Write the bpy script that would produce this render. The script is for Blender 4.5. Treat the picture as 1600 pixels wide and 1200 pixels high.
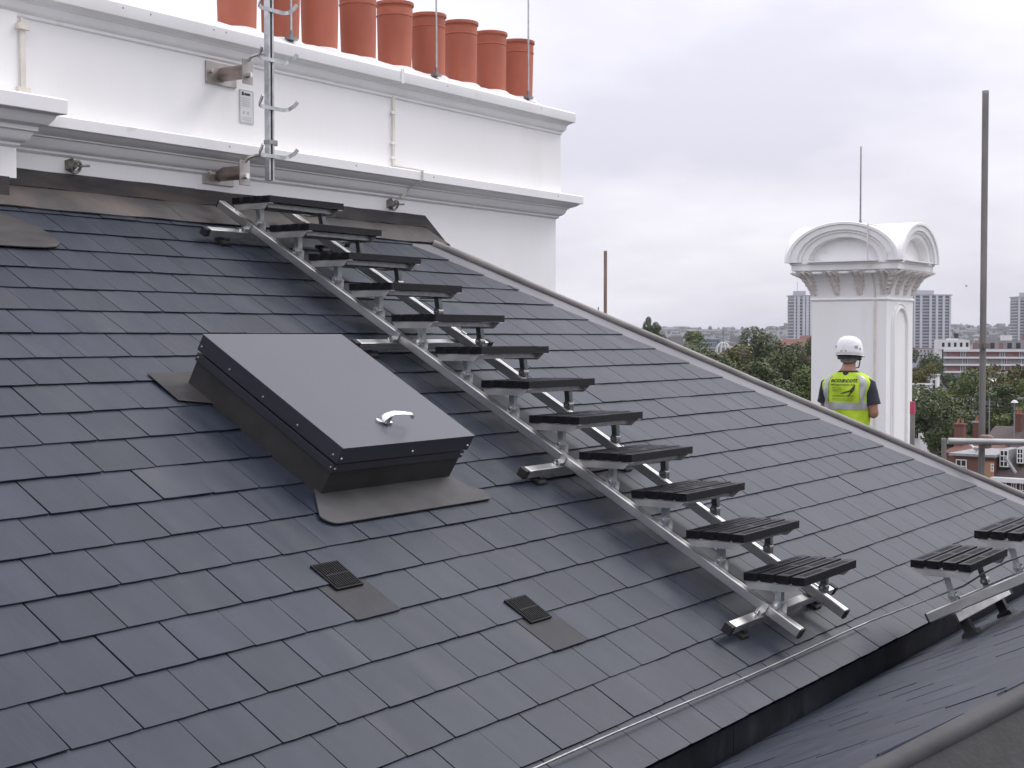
import bpy, bmesh, math, random
from mathutils import Vector, Matrix, Euler
rad = math.radians
random.seed(7)
scene = bpy.context.scene
for o in list(bpy.data.objects):
    bpy.data.objects.remove(o, do_unlink=True)

# ------------------------------------------------------------------ camera
PXW, CX, CY = 1600.0, 800.0, 600.0
FOC = 2259.04
YAW, HZ, PHI = 0.5929, 525.17, 0.527            # view yaw from +X, horizon row, pitch of the main roof
PITCH = math.atan((CY - HZ) / FOC)
CF = Vector((math.cos(YAW) * math.cos(PITCH), math.sin(YAW) * math.cos(PITCH), -math.sin(PITCH)))
CR = Vector((math.sin(YAW), -math.cos(YAW), 0))
CU = CR.cross(CF)
cam_d = bpy.data.cameras.new('camera')
cam = bpy.data.objects.new('camera', cam_d)
scene.collection.objects.link(cam)
cam_d.sensor_width = 36.0
cam_d.lens = FOC / PXW * 36.0
cam_d.clip_start = 0.05
cam_d.clip_end = 30000
cam.matrix_world = Matrix(((CR.x, CU.x, -CF.x, 0), (CR.y, CU.y, -CF.y, 0), (CR.z, CU.z, -CF.z, 0), (0, 0, 0, 1)))
scene.camera = cam

def ray(x, y):
    return CF + CR * ((x - CX) / FOC) - CU * ((y - CY) / FOC)
def at(x, y, depth):                              # a place in the world, seen at (x, y), so many metres ahead
    return ray(x, y) * depth

# ------------------------------------------------------------------ light
SUN_EL, SUN_AZ = rad(46), rad(-25)                 # azimuth from +X towards +Y
world = bpy.data.worlds.new('World')
scene.world = world
world.use_nodes = True
wn, wl = world.node_tree.nodes, world.node_tree.links
wn.clear()
w_out = wn.new('ShaderNodeOutputWorld')
w_bg = wn.new('ShaderNodeBackground')
w_bg.inputs['Strength'].default_value = 0.1
w_sky = wn.new('ShaderNodeTexSky')
w_sky.sky_type = 'NISHITA'
w_sky.sun_disc = False
w_sky.sun_elevation = SUN_EL
w_sky.sun_rotation = rad(90) - SUN_AZ
w_sky.air_density = 1.0
w_sky.dust_density = 3.0
w_tc = wn.new('ShaderNodeTexCoord')
w_sep = wn.new('ShaderNodeSeparateXYZ')
wl.new(w_tc.outputs['Generated'], w_sep.inputs[0])
def wmath(op, a, b=None):
    n = wn.new('ShaderNodeMath'); n.operation = op
    for i, v in enumerate((a, b)):
        if v is None: continue
        if isinstance(v, (int, float)): n.inputs[i].default_value = v
        else: wl.new(v, n.inputs[i])
    return n.outputs[0]
zc = wmath('MAXIMUM', w_sep.outputs['Z'], 0.0)
den = wmath('ADD', zc, 0.22)                       # cloud sheet seen in perspective
w_comb = wn.new('ShaderNodeCombineXYZ')
wl.new(wmath('DIVIDE', w_sep.outputs['X'], den), w_comb.inputs[0])
wl.new(wmath('DIVIDE', w_sep.outputs['Y'], den), w_comb.inputs[1])
w_n1 = wn.new('ShaderNodeTexNoise')
w_n1.inputs['Scale'].default_value = 0.85
w_n1.inputs['Detail'].default_value = 8
w_n1.inputs['Roughness'].default_value = 0.5
w_map = wn.new('ShaderNodeMapping')
w_map.inputs['Location'].default_value = (3.1, 0.4, 0.0)
wl.new(w_comb.outputs[0], w_map.inputs['Vector'])
wl.new(w_map.outputs[0], w_n1.inputs['Vector'])
w_rmp = wn.new('ShaderNodeValToRGB')
w_rmp.color_ramp.elements[0].position = 0.40
w_rmp.color_ramp.elements[0].color = (6.25, 6.1, 7.0, 1)
w_rmp.color_ramp.elements[1].position = 0.62
w_rmp.color_ramp.elements[1].color = (8.5, 8.4, 8.95, 1)
wl.new(w_n1.outputs['Fac'], w_rmp.inputs[0])
grad = wmath('ADD', wmath('MULTIPLY', zc, 1.55), 0.92)   # an overcast sky is brighter overhead
w_mul = wn.new('ShaderNodeVectorMath'); w_mul.operation = 'SCALE'
wl.new(w_rmp.outputs[0], w_mul.inputs[0]); wl.new(grad, w_mul.inputs['Scale'])
w_mix = wn.new('ShaderNodeMixRGB')
w_mix.inputs[0].default_value = 0.94
wl.new(w_sky.outputs[0], w_mix.inputs[1])
wl.new(w_mul.outputs[0], w_mix.inputs[2])
wl.new(w_mix.outputs[0], w_bg.inputs['Color'])
wl.new(w_bg.outputs[0], w_out.inputs[0])

sun_d = bpy.data.lights.new('sun', 'SUN')
sun_d.energy = 1.3
sun_d.angle = rad(22)
sun_d.color = (1.0, 0.965, 0.91)
sun = bpy.data.objects.new('sun', sun_d)
scene.collection.objects.link(sun)
sdir = Vector((math.cos(SUN_EL) * math.cos(SUN_AZ), math.cos(SUN_EL) * math.sin(SUN_AZ), math.sin(SUN_EL)))
sun.rotation_euler = sdir.to_track_quat('Z', 'Y').to_euler()

scene.view_settings.view_transform = 'Standard'
scene.view_settings.look = 'None'
scene.view_settings.exposure = 0.2
scene.view_settings.gamma = 1.0
scene.view_settings.use_curve_mapping = False
scene.cycles.use_denoising = True
scene.cycles.max_bounces = 5
scene.cycles.use_adaptive_sampling = True
scene.cycles.adaptive_threshold = 0.025
scene.cycles.volume_bounces = 0
scene.cycles.transparent_max_bounces = 8

# ------------------------------------------------------------------ materials
def mat(name, c1, c2=None, rough=0.6, metal=0.0, scale=6.0, detail=5.0, bump=0.0, bscale=None, stretch=(1, 1, 1),
        rnd=0.0, hue=0.0, spec=0.5, coord='Object', rough2=None, lo=0.35, hi=0.65, c3=None, scale3=1.0, lo3=.55, hi3=.7):
    m = bpy.data.materials.new(name); m.use_nodes = True
    n, l = m.node_tree.nodes, m.node_tree.links
    b = n['Principled BSDF']
    b.inputs['Roughness'].default_value = rough
    b.inputs['Metallic'].default_value = metal
    b.inputs['Specular IOR Level'].default_value = spec
    tc = n.new('ShaderNodeTexCoord')
    oi = n.new('ShaderNodeObjectInfo')
    ge = n.new('ShaderNodeNewGeometry')
    ad = n.new('ShaderNodeMath'); ad.operation = 'ADD'
    l.new(oi.outputs['Random'], ad.inputs[0]); l.new(ge.outputs['Random Per Island'], ad.inputs[1])
    fr = n.new('ShaderNodeMath'); fr.operation = 'FRACT'; l.new(ad.outputs[0], fr.inputs[0])
    vec = tc.outputs[coord]
    if rnd:
        off = n.new('ShaderNodeVectorMath'); off.operation = 'ADD'
        sc = n.new('ShaderNodeMath'); sc.operation = 'MULTIPLY'; sc.inputs[1].default_value = 37.0
        l.new(fr.outputs[0], sc.inputs[0]); l.new(vec, off.inputs[0]); l.new(sc.outputs[0], off.inputs[1])
        vec = off.outputs[0]
    mp = n.new('ShaderNodeMapping'); mp.inputs['Scale'].default_value = stretch
    l.new(vec, mp.inputs['Vector'])
    col = None
    if c2 is not None:
        tx = n.new('ShaderNodeTexNoise'); tx.inputs['Scale'].default_value = scale; tx.inputs['Detail'].default_value = detail
        l.new(mp.outputs[0], tx.inputs['Vector'])
        rp = n.new('ShaderNodeValToRGB')
        rp.color_ramp.elements[0].position = lo; rp.color_ramp.elements[0].color = (*c1, 1)
        rp.color_ramp.elements[1].position = hi; rp.color_ramp.elements[1].color = (*c2, 1)
        l.new(tx.outputs['Fac'], rp.inputs[0]); col = rp.outputs[0]
        if rough2 is not None:
            mr = n.new('ShaderNodeMapRange'); mr.inputs[3].default_value = rough; mr.inputs[4].default_value = rough2
            l.new(tx.outputs['Fac'], mr.inputs[0]); l.new(mr.outputs[0], b.inputs['Roughness'])
        if c3 is not None:
            t3 = n.new('ShaderNodeTexNoise'); t3.inputs['Scale'].default_value = scale3; t3.inputs['Detail'].default_value = 6
            l.new(mp.outputs[0], t3.inputs['Vector'])
            r3 = n.new('ShaderNodeMapRange'); r3.inputs[1].default_value = lo3; r3.inputs[2].default_value = hi3
            l.new(t3.outputs['Fac'], r3.inputs[0])
            m3 = n.new('ShaderNodeMixRGB'); m3.inputs[2].default_value = (*c3, 1)
            l.new(r3.outputs[0], m3.inputs[0]); l.new(col, m3.inputs[1]); col = m3.outputs[0]
    if rnd:
        hv = n.new('ShaderNodeHueSaturation')
        mr = n.new('ShaderNodeMapRange'); mr.inputs[3].default_value = 1 - rnd; mr.inputs[4].default_value = 1 + rnd
        l.new(fr.outputs[0], mr.inputs[0]); l.new(mr.outputs[0], hv.inputs['Value'])
        mh = n.new('ShaderNodeMapRange'); mh.inputs[3].default_value = 0.5 - hue; mh.inputs[4].default_value = 0.5 + hue
        f2 = n.new('ShaderNodeMath'); f2.operation = 'MULTIPLY'; f2.inputs[1].default_value = 7.31
        f3 = n.new('ShaderNodeMath'); f3.operation = 'FRACT'
        l.new(fr.outputs[0], f2.inputs[0]); l.new(f2.outputs[0], f3.inputs[0]); l.new(f3.outputs[0], mh.inputs[0])
        l.new(mh.outputs[0], hv.inputs['Hue'])
        if col is None: hv.inputs['Color'].default_value = (*c1, 1)
        else: l.new(col, hv.inputs['Color'])
        col = hv.outputs[0]
    if col is None: b.inputs['Base Color'].default_value = (*c1, 1)
    else: l.new(col, b.inputs['Base Color'])
    if bump:
        tb = n.new('ShaderNodeTexNoise'); tb.inputs['Scale'].default_value = bscale or scale * 4; tb.inputs['Detail'].default_value = 4
        l.new(mp.outputs[0], tb.inputs['Vector'])
        bp = n.new('ShaderNodeBump'); bp.inputs['Strength'].default_value = bump; bp.inputs['Distance'].default_value = 0.01
        l.new(tb.outputs['Fac'], bp.inputs['Height']); l.new(bp.outputs[0], b.inputs['Normal'])
    return m

M = {}
M['slate'] = mat('slate', (.0145, .0205, .033), (.0265, .0335, .048), rough=.42, rough2=.58, spec=.37, scale=5, stretch=(1.6, .5, 1), bump=.16, bscale=22, rnd=.12, hue=.005,
                 c3=(.044, .048, .059), scale3=2.4, lo3=.55, hi3=.8)
M['slate_light'] = mat('weathered_slate', (.026, .028, .032), (.036, .037, .041), rough=.6, spec=.25, scale=7, bump=.3, bscale=30, rnd=.05)
M['deck'] = mat('underlay', (.03, .03, .034), (.04, .04, .044), rough=.9, scale=4)
M['lead'] = mat('lead', (.034, .032, .033), (.064, .06, .058), rough=.7, rough2=.8, metal=.0, spec=.3, stretch=(.5, 1, 2), scale=7, bump=.3, bscale=9,
                c3=(.085, .07, .062), scale3=2.6, lo3=.56, hi3=.66)
M['lead_ap'] = mat('lead_apron_brown', (.044, .041, .042), (.072, .066, .064), rough=.66, rough2=.8, scale=5, bump=.5, bscale=10, c3=(.115, .094, .084), scale3=1.7, lo3=.52, hi3=.68)
M['lead_hip'] = mat('hip_lead', (.115, .114, .126), (.155, .152, .165), rough=.5, rough2=.65, metal=.1, scale=2.5, bump=.25, bscale=7)
M['lead_roll'] = mat('lead_roll', (.14, .132, .124), (.21, .20, .19), rough=.55, metal=.1, scale=4, bump=.3, bscale=9)
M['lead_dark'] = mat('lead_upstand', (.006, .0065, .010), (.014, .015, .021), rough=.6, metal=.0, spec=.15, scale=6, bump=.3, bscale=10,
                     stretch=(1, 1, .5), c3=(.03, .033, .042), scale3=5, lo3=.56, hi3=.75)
M['render'] = mat('painted_render', (.79, .785, .775), (.82, .815, .81), rough=.62, scale=1.6, detail=6, bump=.2, bscale=9, stretch=(1, 1, .35),
                  c3=(.73, .715, .69), scale3=3.2, lo3=.6, hi3=.85)
M['render_trim'] = mat('painted_trim', (.76, .755, .75), (.81, .805, .80), rough=.6, scale=3, bump=.12, bscale=14,
                       c3=(.58, .56, .53), scale3=6, lo3=.66, hi3=.85)
M['carved'] = mat('carved_render', (.55, .50, .475), (.70, .67, .655), rough=.7, scale=22, bump=.4, bscale=30)
M['stain'] = mat('old_paint', (.60, .57, .50), (.70, .67, .60), rough=.7, scale=8, bump=.2)
M['alu'] = mat('aluminium', (.60, .60, .59), (.74, .74, .72), rough=.30, rough2=.44, metal=1.0, scale=14, stretch=(1, .25, 1))
M['alu_dull'] = mat('dull_aluminium', (.55, .55, .54), (.68, .68, .66), rough=.32, rough2=.5, metal=.9, scale=9)
M['galv'] = mat('galvanised', (.38, .39, .40), (.54, .55, .56), rough=.35, rough2=.5, metal=.9, scale=22)
M['steel_leg'] = mat('leg_steel', (.22, .225, .23), (.32, .325, .33), rough=.4, metal=.85, scale=20)
M['chrome'] = mat('chrome', (.75, .75, .74), rough=.14, metal=1.0)
M['plastic'] = mat('recycled_plastic', (.004, .004, .006), (.008, .008, .011), rough=.42, rough2=.55, spec=.24, scale=18, bump=.25, bscale=60)
M['rubber'] = mat('rubber', (.012, .012, .013), (.02, .02, .021), rough=.75, scale=20, bump=.2)
M['hatch'] = mat('hatch_paint_lit', (.045, .048, .064), (.052, .055, .072), rough=.33, rough2=.42, scale=2, bump=.05, bscale=40)  # lid top: hatch paint with the sky's brightness put into its colour
M['hatch_shaded'] = mat('hatch_paint_shaded', (.026, .026, .035), (.033, .033, .042), rough=.38, scale=3, bump=.05, bscale=80)  # same hatch paint, darkened for the shade on the sides
M['kerb'] = mat('hatch_kerb', (.022, .021, .0205), (.038, .036, .034), rough=.6, scale=5, bump=.2, metal=.15)
M['apron'] = mat('lead_apron', (.042, .041, .043), (.066, .065, .067), rough=.6, spec=.3, scale=5, bump=.35, bscale=14)
M['vent'] = mat('vent_plastic', (.006, .006, .007), (.010, .010, .011), rough=.6, spec=.2, scale=20)
M['terracotta'] = mat('terracotta', (.34, .096, .056), (.42, .13, .08), rough=.75, scale=4, bump=.2, bscale=18, rnd=.10, stretch=(1, 1, .4),
                      c3=(.27, .085, .055), scale3=3, lo3=.58, hi3=.78)
M['flaunch'] = mat('mortar', (.62, .61, .59), (.72, .71, .70), rough=.8, scale=9, bump=.4)
M['bracket'] = mat('bracket_steel', (.36, .33, .31), (.48, .46, .44), rough=.4, rough2=.55, metal=.8, scale=10)
M['brackettube'] = mat('bracket_tube', (.24, .19, .17), (.36, .30, .27), rough=.4, metal=.7, scale=10)
M['sign'] = mat('sign_plate', (.58, .58, .59), (.63, .63, .64), rough=.5, scale=12)
M['ink'] = mat('ink', (.015, .015, .018), rough=.6)
M['greyink'] = mat('grey_ink', (.40, .40, .41), rough=.6)
M['anchor'] = mat('anchor_steel', (.16, .15, .135), (.38, .36, .33), rough=.5, metal=.6, scale=30, bump=.4)
M['scaffold'] = mat('scaffold_tube', (.17, .16, .15), (.27, .255, .24), rough=.55, metal=.55, scale=5, detail=8, stretch=(1, 1, .3), bump=.2)
M['scaffold_light'] = mat('scaffold_tube_new', (.33, .33, .31), (.42, .42, .40), rough=.5, metal=.5, scale=6)
M['scaffold_rust'] = mat('scaffold_tube_rusty', (.17, .12, .09), (.28, .21, .17), rough=.7, metal=.3, scale=6, stretch=(1, 1, .3))
M['pink'] = mat('marker_tape', (.48, .06, .13), rough=.5)
M['skin'] = mat('skin', (.40, .20, .13), (.46, .24, .16), rough=.5, scale=20)
M['hair'] = mat('hair', (.14, .13, .125), (.25, .24, .23), rough=.7, scale=90, bump=.5)
M['hivis'] = mat('hivis_fabric', (.40, .58, .022), (.49, .68, .034), rough=.75, scale=6, bump=.5, bscale=9)
M['tape'] = mat('reflective_tape', (.36, .365, .37), (.44, .445, .45), rough=.4, scale=10, metal=.2)
M['shirt'] = mat('navy_shirt', (.016, .018, .028), (.026, .029, .042), rough=.85, scale=12, bump=.5, bscale=14)
M['trouser'] = mat('work_trousers', (.02, .02, .022), (.03, .03, .033), rough=.85, scale=8, bump=.3)
M['boot'] = mat('boots', (.03, .022, .015), rough=.6)
M['helmet'] = mat('helmet_shell', (.74, .74, .74), (.78, .78, .78), rough=.3, scale=4)
M['black'] = mat('black_webbing', (.015, .015, .015), rough=.6)
M['leaf1'] = mat('foliage_dark', (.042, .062, .02), (.075, .10, .03), rough=.6, scale=.35, rnd=.22, hue=.012, spec=.3)
M['leaf2'] = mat('foliage_mid', (.06, .09, .022), (.11, .138, .034), rough=.6, scale=.35, rnd=.22, hue=.012, spec=.3)
M['leaf3'] = mat('foliage_autumn', (.08, .088, .024), (.13, .12, .034), rough=.6, scale=.35, rnd=.22, hue=.012, spec=.3)
M['bark'] = mat('bark', (.06, .05, .04), (.10, .085, .07), rough=.9, scale=6, bump=.5)
M['brick'] = mat('brickwork', (.115, .052, .042), (.17, .078, .06), rough=.9, scale=14, detail=2, bump=.3)
M['brick_pale'] = mat('brickwork_orange', (.30, .16, .08), (.36, .2, .11), rough=.9, scale=14, detail=2)
M['tile_red'] = mat('red_roof_tiles', (.125, .058, .044), (.18, .082, .062), rough=.85, scale=6, stretch=(3, 1, 1), bump=.3)
M['roof_dark'] = mat('dark_roof_tiles', (.05, .038, .036), (.08, .06, .055), rough=.8, scale=6, stretch=(3, 1, 1), bump=.3)
M['flatroof'] = mat('felt_roof', (.22, .22, .23), (.28, .28, .29), rough=.8, scale=2)
M['paint'] = mat('white_joinery', (.72, .72, .70), rough=.5)
M['glass'] = mat('window_glass', (.02, .022, .026), rough=.08, spec=.6)
M['concrete'] = mat('tower_concrete', (.33, .335, .37), (.40, .405, .44), rough=.8, scale=.05)
M['concrete_pale'] = mat('tower_panel', (.48, .485, .52), (.55, .555, .59), rough=.8, scale=.05)
M['tower_glass'] = mat('tower_glazing', (.07, .075, .10), (.11, .115, .14), rough=.3, scale=.3)
M['purple'] = mat('purple_brick_panel', (.20, .095, .09), (.27, .13, .12), rough=.85, scale=.4)
M['greyp'] = mat('grey_infill', (.20, .195, .2), (.26, .25, .26), rough=.8, scale=.4)
M['offwhite'] = mat('white_band', (.60, .60, .60), (.66, .66, .65), rough=.7, scale=.3)
M['ground'] = mat('town_ground', (.07, .075, .06), (.12, .12, .115), rough=.95, scale=.02, coord='Object')
M['hill'] = mat('hillside', (.035, .048, .04), (.06, .07, .058), rough=.95, scale=.006, detail=8, c3=(.10, .10, .10), scale3=.012, lo3=.55, hi3=.62)
M['far_house'] = mat('far_house', (.10, .092, .088), (.17, .158, .15), rough=.9, scale=.02, rnd=.35)
M['far_tree'] = mat('far_tree', (.03, .042, .026), (.05, .062, .036), rough=.9, scale=.03, rnd=.25)
M['bird'] = mat('bird_feathers', (.65, .65, .65), (.75, .75, .75), rough=.7, scale=20)
M['bird_grey'] = mat('bird_wing', (.22, .22, .24), rough=.7)
M['blue_roof'] = mat('blue_roof', (.10, .14, .22), (.14, .18, .26), rough=.6, scale=.2)
M['verdigris'] = mat('painted_iron', (.55, .58, .56), (.62, .65, .63), rough=.6, scale=2)

# ------------------------------------------------------------------ mesh helpers
COL = scene.collection
class MB:
    def __init__(self):
        self.v, self.f, self.mi = [], [], []
    def add(self, vs, fs, mi=0):
        o = len(self.v)
        self.v += [Vector(p) for p in vs]
        self.f += [tuple(i + o for i in f) for f in fs]
        self.mi += [mi] * len(fs)
        return self
    def box(self, c, s, ax=None, mi=0):
        c = Vector(c); hx, hy, hz = s[0] / 2, s[1] / 2, s[2] / 2
        X, Y, Z = ax or (Vector((1, 0, 0)), Vector((0, 1, 0)), Vector((0, 0, 1)))
        vs = [c + X * (hx * i) + Y * (hy * j) + Z * (hz * k) for k in (-1, 1) for i, j in ((-1, -1), (1, -1), (1, 1), (-1, 1))]
        return self.add(vs, [(3, 2, 1, 0), (4, 5, 6, 7), (0, 1, 5, 4), (1, 2, 6, 5), (2, 3, 7, 6), (3, 0, 4, 7)], mi)
    def bb(self, x0, x1, y0, y1, z0, z1, mi=0):
        return self.box(((x0 + x1) / 2, (y0 + y1) / 2, (z0 + z1) / 2), (abs(x1 - x0), abs(y1 - y0), abs(z1 - z0)), None, mi)
    def tube(self, path, r, n=12, caps=True, up=None, mi=0):
        path = [Vector(p) for p in path]
        rs = r if isinstance(r, (list, tuple)) else [r] * len(path)
        vs, fs = [], []
        prev = None
        for i, p in enumerate(path):
            a = path[max(i - 1, 0)]; b = path[min(i + 1, len(path) - 1)]
            t = (b - a).normalized()
            if prev is None:
                ref = up or (Vector((0, 0, 1)) if abs(t.z) < .9 else Vector((1, 0, 0)))
                x = t.cross(ref).normalized()
            else:
                x = (prev - t * prev.dot(t)).normalized()
            prev = x
            y = t.cross(x)
            for k in range(n):
                an = 2 * math.pi * (k + .5) / n
                vs.append(p + x * (math.cos(an) * rs[i]) + y * (math.sin(an) * rs[i]))
        m = len(path)
        for i in range(m - 1):
            for k in range(n):
                k2 = (k + 1) % n
                fs.append((i * n + k, i * n + k2, (i + 1) * n + k2, (i + 1) * n + k))
        if caps:
            fs.append(tuple(range(n - 1, -1, -1))); fs.append(tuple((m - 1) * n + k for k in range(n)))
        return self.add(vs, fs, mi)
    def lathe(self, prof, c=(0, 0, 0), n=28, axes=None, mi=0):
        c = Vector(c); X, Y, Z = axes or (Vector((1, 0, 0)), Vector((0, 1, 0)), Vector((0, 0, 1)))
        vs, fs = [], []
        for r, z in prof:
            for k in range(n):
                a = 2 * math.pi * k / n
                vs.append(c + X * (r * math.cos(a)) + Y * (r * math.sin(a)) + Z * z)
        for i in range(len(prof) - 1):
            for k in range(n):
                k2 = (k + 1) % n
                fs.append((i * n + k, i * n + k2, (i + 1) * n + k2, (i + 1) * n + k))
        return self.add(vs, fs, mi)
    def prism(self, poly, o, A, B, N, h0, h1, mi=0):            # polygon (a, b) in plane o+A*a+B*b, extruded along N
        o, A, B, N = Vector(o), Vector(A), Vector(B), Vector(N)
        n = len(poly)
        vs = [o + A * a + B * b + N * h0 for a, b in poly] + [o + A * a + B * b + N * h1 for a, b in poly]
        fs = [tuple(range(n - 1, -1, -1)), tuple(range(n, 2 * n))]
        fs += [(i, (i + 1) % n, n + (i + 1) % n, n + i) for i in range(n)]
        return self.add(vs, fs, mi)
    def loft(self, rings, closed=True, caps=True, mi=0):
        n = len(rings[0]); vs = [p for r in rings for p in r]; fs = []
        for i in range(len(rings) - 1):
            for k in range(n if closed else n - 1):
                k2 = (k + 1) % n
                fs.append((i * n + k, i * n + k2, (i + 1) * n + k2, (i + 1) * n + k))
        if caps and closed:
            fs.append(tuple(range(n - 1, -1, -1))); fs.append(tuple((len(rings) - 1) * n + k for k in range(n)))
        return self.add(vs, fs, mi)
    def build(self, name, mats, parent=None, smooth=None, bevel=0.0, org=None, fix=True):
        me = bpy.data.meshes.new(name)
        if org is None: org = root_loc(parent)
        me.from_pydata([tuple(p - org) for p in self.v], [], self.f)
        mats = mats if isinstance(mats, (list, tuple)) else [mats]
        for m in mats: me.materials.append(m)
        if len(mats) > 1: me.polygons.foreach_set('material_index', self.mi)
        if fix or bevel:
            bm = bmesh.new(); bm.from_mesh(me)
            if fix: bmesh.ops.recalc_face_normals(bm, faces=bm.faces)
            if bevel:
                es = [e for e in bm.edges if len(e.link_faces) == 2 and e.calc_face_angle(0) > rad(35)]
                bmesh.ops.bevel(bm, geom=es, offset=bevel, segments=2, affect='EDGES', profile=.6, clamp_overlap=True)
            bm.to_mesh(me); bm.free()
        if smooth is not None:
            me.polygons.foreach_set('use_smooth', [True] * len(me.polygons))
            me.set_sharp_from_angle(angle=rad(smooth))
        me.update()
        o = bpy.data.objects.new(name, me)
        COL.objects.link(o)
        if parent: o.parent = parent
        return o

def root_loc(o):
    """meshes are built in the frame of their thing: world frame minus the thing's place (rotated things: local frame)."""
    while o is not None and o.parent is not None: o = o.parent
    if o is None or o.get('_local'): return Vector((0, 0, 0))
    return Vector(o.location)

def tag(o, label, cat, group=None, kind=None):
    if label: o['label'] = label
    if cat: o['category'] = cat
    if group: o['group'] = group
    if kind: o['kind'] = kind
    return o
LOCALS = []
def thing(name, label, cat, loc=(0, 0, 0), rot=None, group=None, local=False):
    o = bpy.data.objects.new(name, None); COL.objects.link(o)
    o.location = loc; o.empty_display_size = .2
    if rot is not None: o.rotation_euler = rot
    if local: o['_local'] = 1; LOCALS.append(o)
    return tag(o, label, cat, group)
def inst(name, me, parent, loc=(0, 0, 0), rot=(0, 0, 0), scale=None):
    o = bpy.data.objects.new(name, me); COL.objects.link(o); o.parent = parent
    o.location = loc; o.rotation_euler = rot
    if scale: o.scale = scale
    return o
def copy_tree(o, parent=None):
    c = o.copy(); COL.objects.link(c); c.parent = parent
    for ch in list(o.children): copy_tree(ch, c)
    return c
def spin(o):                                       # things with local frames keep their shapes as they are
    return o
def text_mesh(body, size, shear=0.0, bold=0.0, align='CENTER', ext=0.0):
    cu = bpy.data.curves.new('lettering', 'FONT')
    cu.body = body; cu.size = size; cu.shear = shear; cu.offset = bold; cu.align_x = align; cu.align_y = 'CENTER'; cu.extrude = ext
    cu.resolution_u = 3
    ob = bpy.data.objects.new('lettering', cu); COL.objects.link(ob)
    bpy.context.view_layer.update()
    me = bpy.data.meshes.new_from_object(ob.evaluated_get(bpy.context.evaluated_depsgraph_get()))
    vs = [v.co.copy() for v in me.vertices]; fs = [tuple(p.vertices) for p in me.polygons]
    bpy.data.objects.remove(ob, do_unlink=True); bpy.data.curves.remove(cu); bpy.data.meshes.remove(me)
    return vs, fs

# ------------------------------------------------------------------ frames of the two roof slopes
S, G = 0.25, 0.2015                                # slate width, gauge
T0 = Vector((12.0347, 15.2232, -2.8125)) * S
UP = Vector((0, math.cos(PHI), math.sin(PHI)))     # up the main slope
NR = Vector((0, -math.sin(PHI), math.cos(PHI)))
def W(s, t, h=0.0):                                # main slope: along the eaves, down the slope, above it
    return T0 + Vector((s, 0, 0)) - UP * t + NR * h
TH2 = rad(28)
V0 = Vector((0, 2.42, -1.66))                      # valley line
UP2 = Vector((0, -math.cos(TH2), math.sin(TH2)))
N2 = Vector((0, math.sin(TH2), math.cos(TH2)))
def W2(x, t, h=0.0):                               # opposite slope: along, up the slope from the valley, above it
    return V0 + Vector((x, 0, 0)) + UP2 * t + N2 * h
def hip_s(t): return 5.466 + .862 * (t + 1.832)    # cut edge of the slates along the hip
EAVE = 8 * G

# ================================================================== setting: ground, hills, far town
GZ = -24.0
g = MB()
n = 64; R0 = 9000
g.add([(math.cos(2 * math.pi * i / n) * R0, math.sin(2 * math.pi * i / n) * R0, GZ) for i in range(n)], [tuple(range(n))])
tag(g.build('ground', M['ground'], fix=False), None, None, kind='structure')
def azim(px): return YAW - math.atan((px - CX) / FOC)
hm = MB(); rows = []
NA = 150
for j, (rr, hh) in enumerate(((3300, 0), (3800, .16), (4400, .45), (5000, .8), (5500, 1.0), (6100, .8), (6800, 0))):
    row = []
    for i in range(NA + 1):
        a = YAW - rad(55) + rad(110) * i / NA
        k = 60 + 6.5 * math.sin(a * 9 + 1.0) + 4 * math.sin(a * 23) + 2 * math.sin(a * 61 + j) + 1.2 * math.sin(a * 140 + 2 * j)
        row.append((math.cos(a) * rr, math.sin(a) * rr, GZ - .5 + hh * k))
    rows.append(row)
hm.loft(rows, closed=False)
hills = hm.build('hills', M['hill'], smooth=80)
tag(hills, None, None, kind='structure')
def hill_z(a, r):
    pts = ((3300, 0), (3800, .16), (4400, .45), (5000, .8), (5500, 1.0), (6100, .8))
    k = 60 + 6.5 * math.sin(a * 9 + 1.0) + 4 * math.sin(a * 23)
    if r <= 3300: return GZ
    for (r0, h0), (r1, h1) in zip(pts, pts[1:]):
        if r <= r1: return GZ + k * (h0 + (h1 - h0) * (r - r0) / (r1 - r0))
    return GZ
rng = random.Random(3)
ft = MB()
for i in range(900):
    a = YAW + rad(rng.uniform(-30, 26)); r = 900 + 4500 * rng.random() ** .8
    z = hill_z(a, r); w = rng.uniform(7, 24) * (1 + r / 6000); h = rng.uniform(6, 11) + (rng.random() < .05) * 14
    ca, sa = math.cos(a), math.sin(a); b = rng.uniform(-.6, .6)
    X = Vector((-math.sin(a + b), math.cos(a + b), 0)); Y = Vector((math.cos(a + b), math.sin(a + b), 0))
    d = w * rng.uniform(.4, .9); c = Vector((ca * r, sa * r, z))
    ft.box(c + Vector((0, 0, h / 2 - 1)), (w, d, h + 2), (X, Y, Vector((0, 0, 1))))
    if h < 12:
        rz = h + rng.uniform(2, 4)
        p = [c + X * (w / 2 * i) + Y * (d / 2 * j) + Vector((0, 0, h)) for i, j in ((-1, -1), (1, -1), (1, 1), (-1, 1))]
        q = [c + X * (w / 2 * i) + Vector((0, 0, rz)) for i in (-1, 1)]
        ft.add(p + q, [(0, 1, 5, 4), (2, 3, 4, 5), (1, 2, 5), (3, 0, 4)])
tag(ft.build('far_town', M['far_house'], fix=False), 'far-off roofs of the town spread below the hills', 'town', kind='stuff')
fw = MB()
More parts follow.
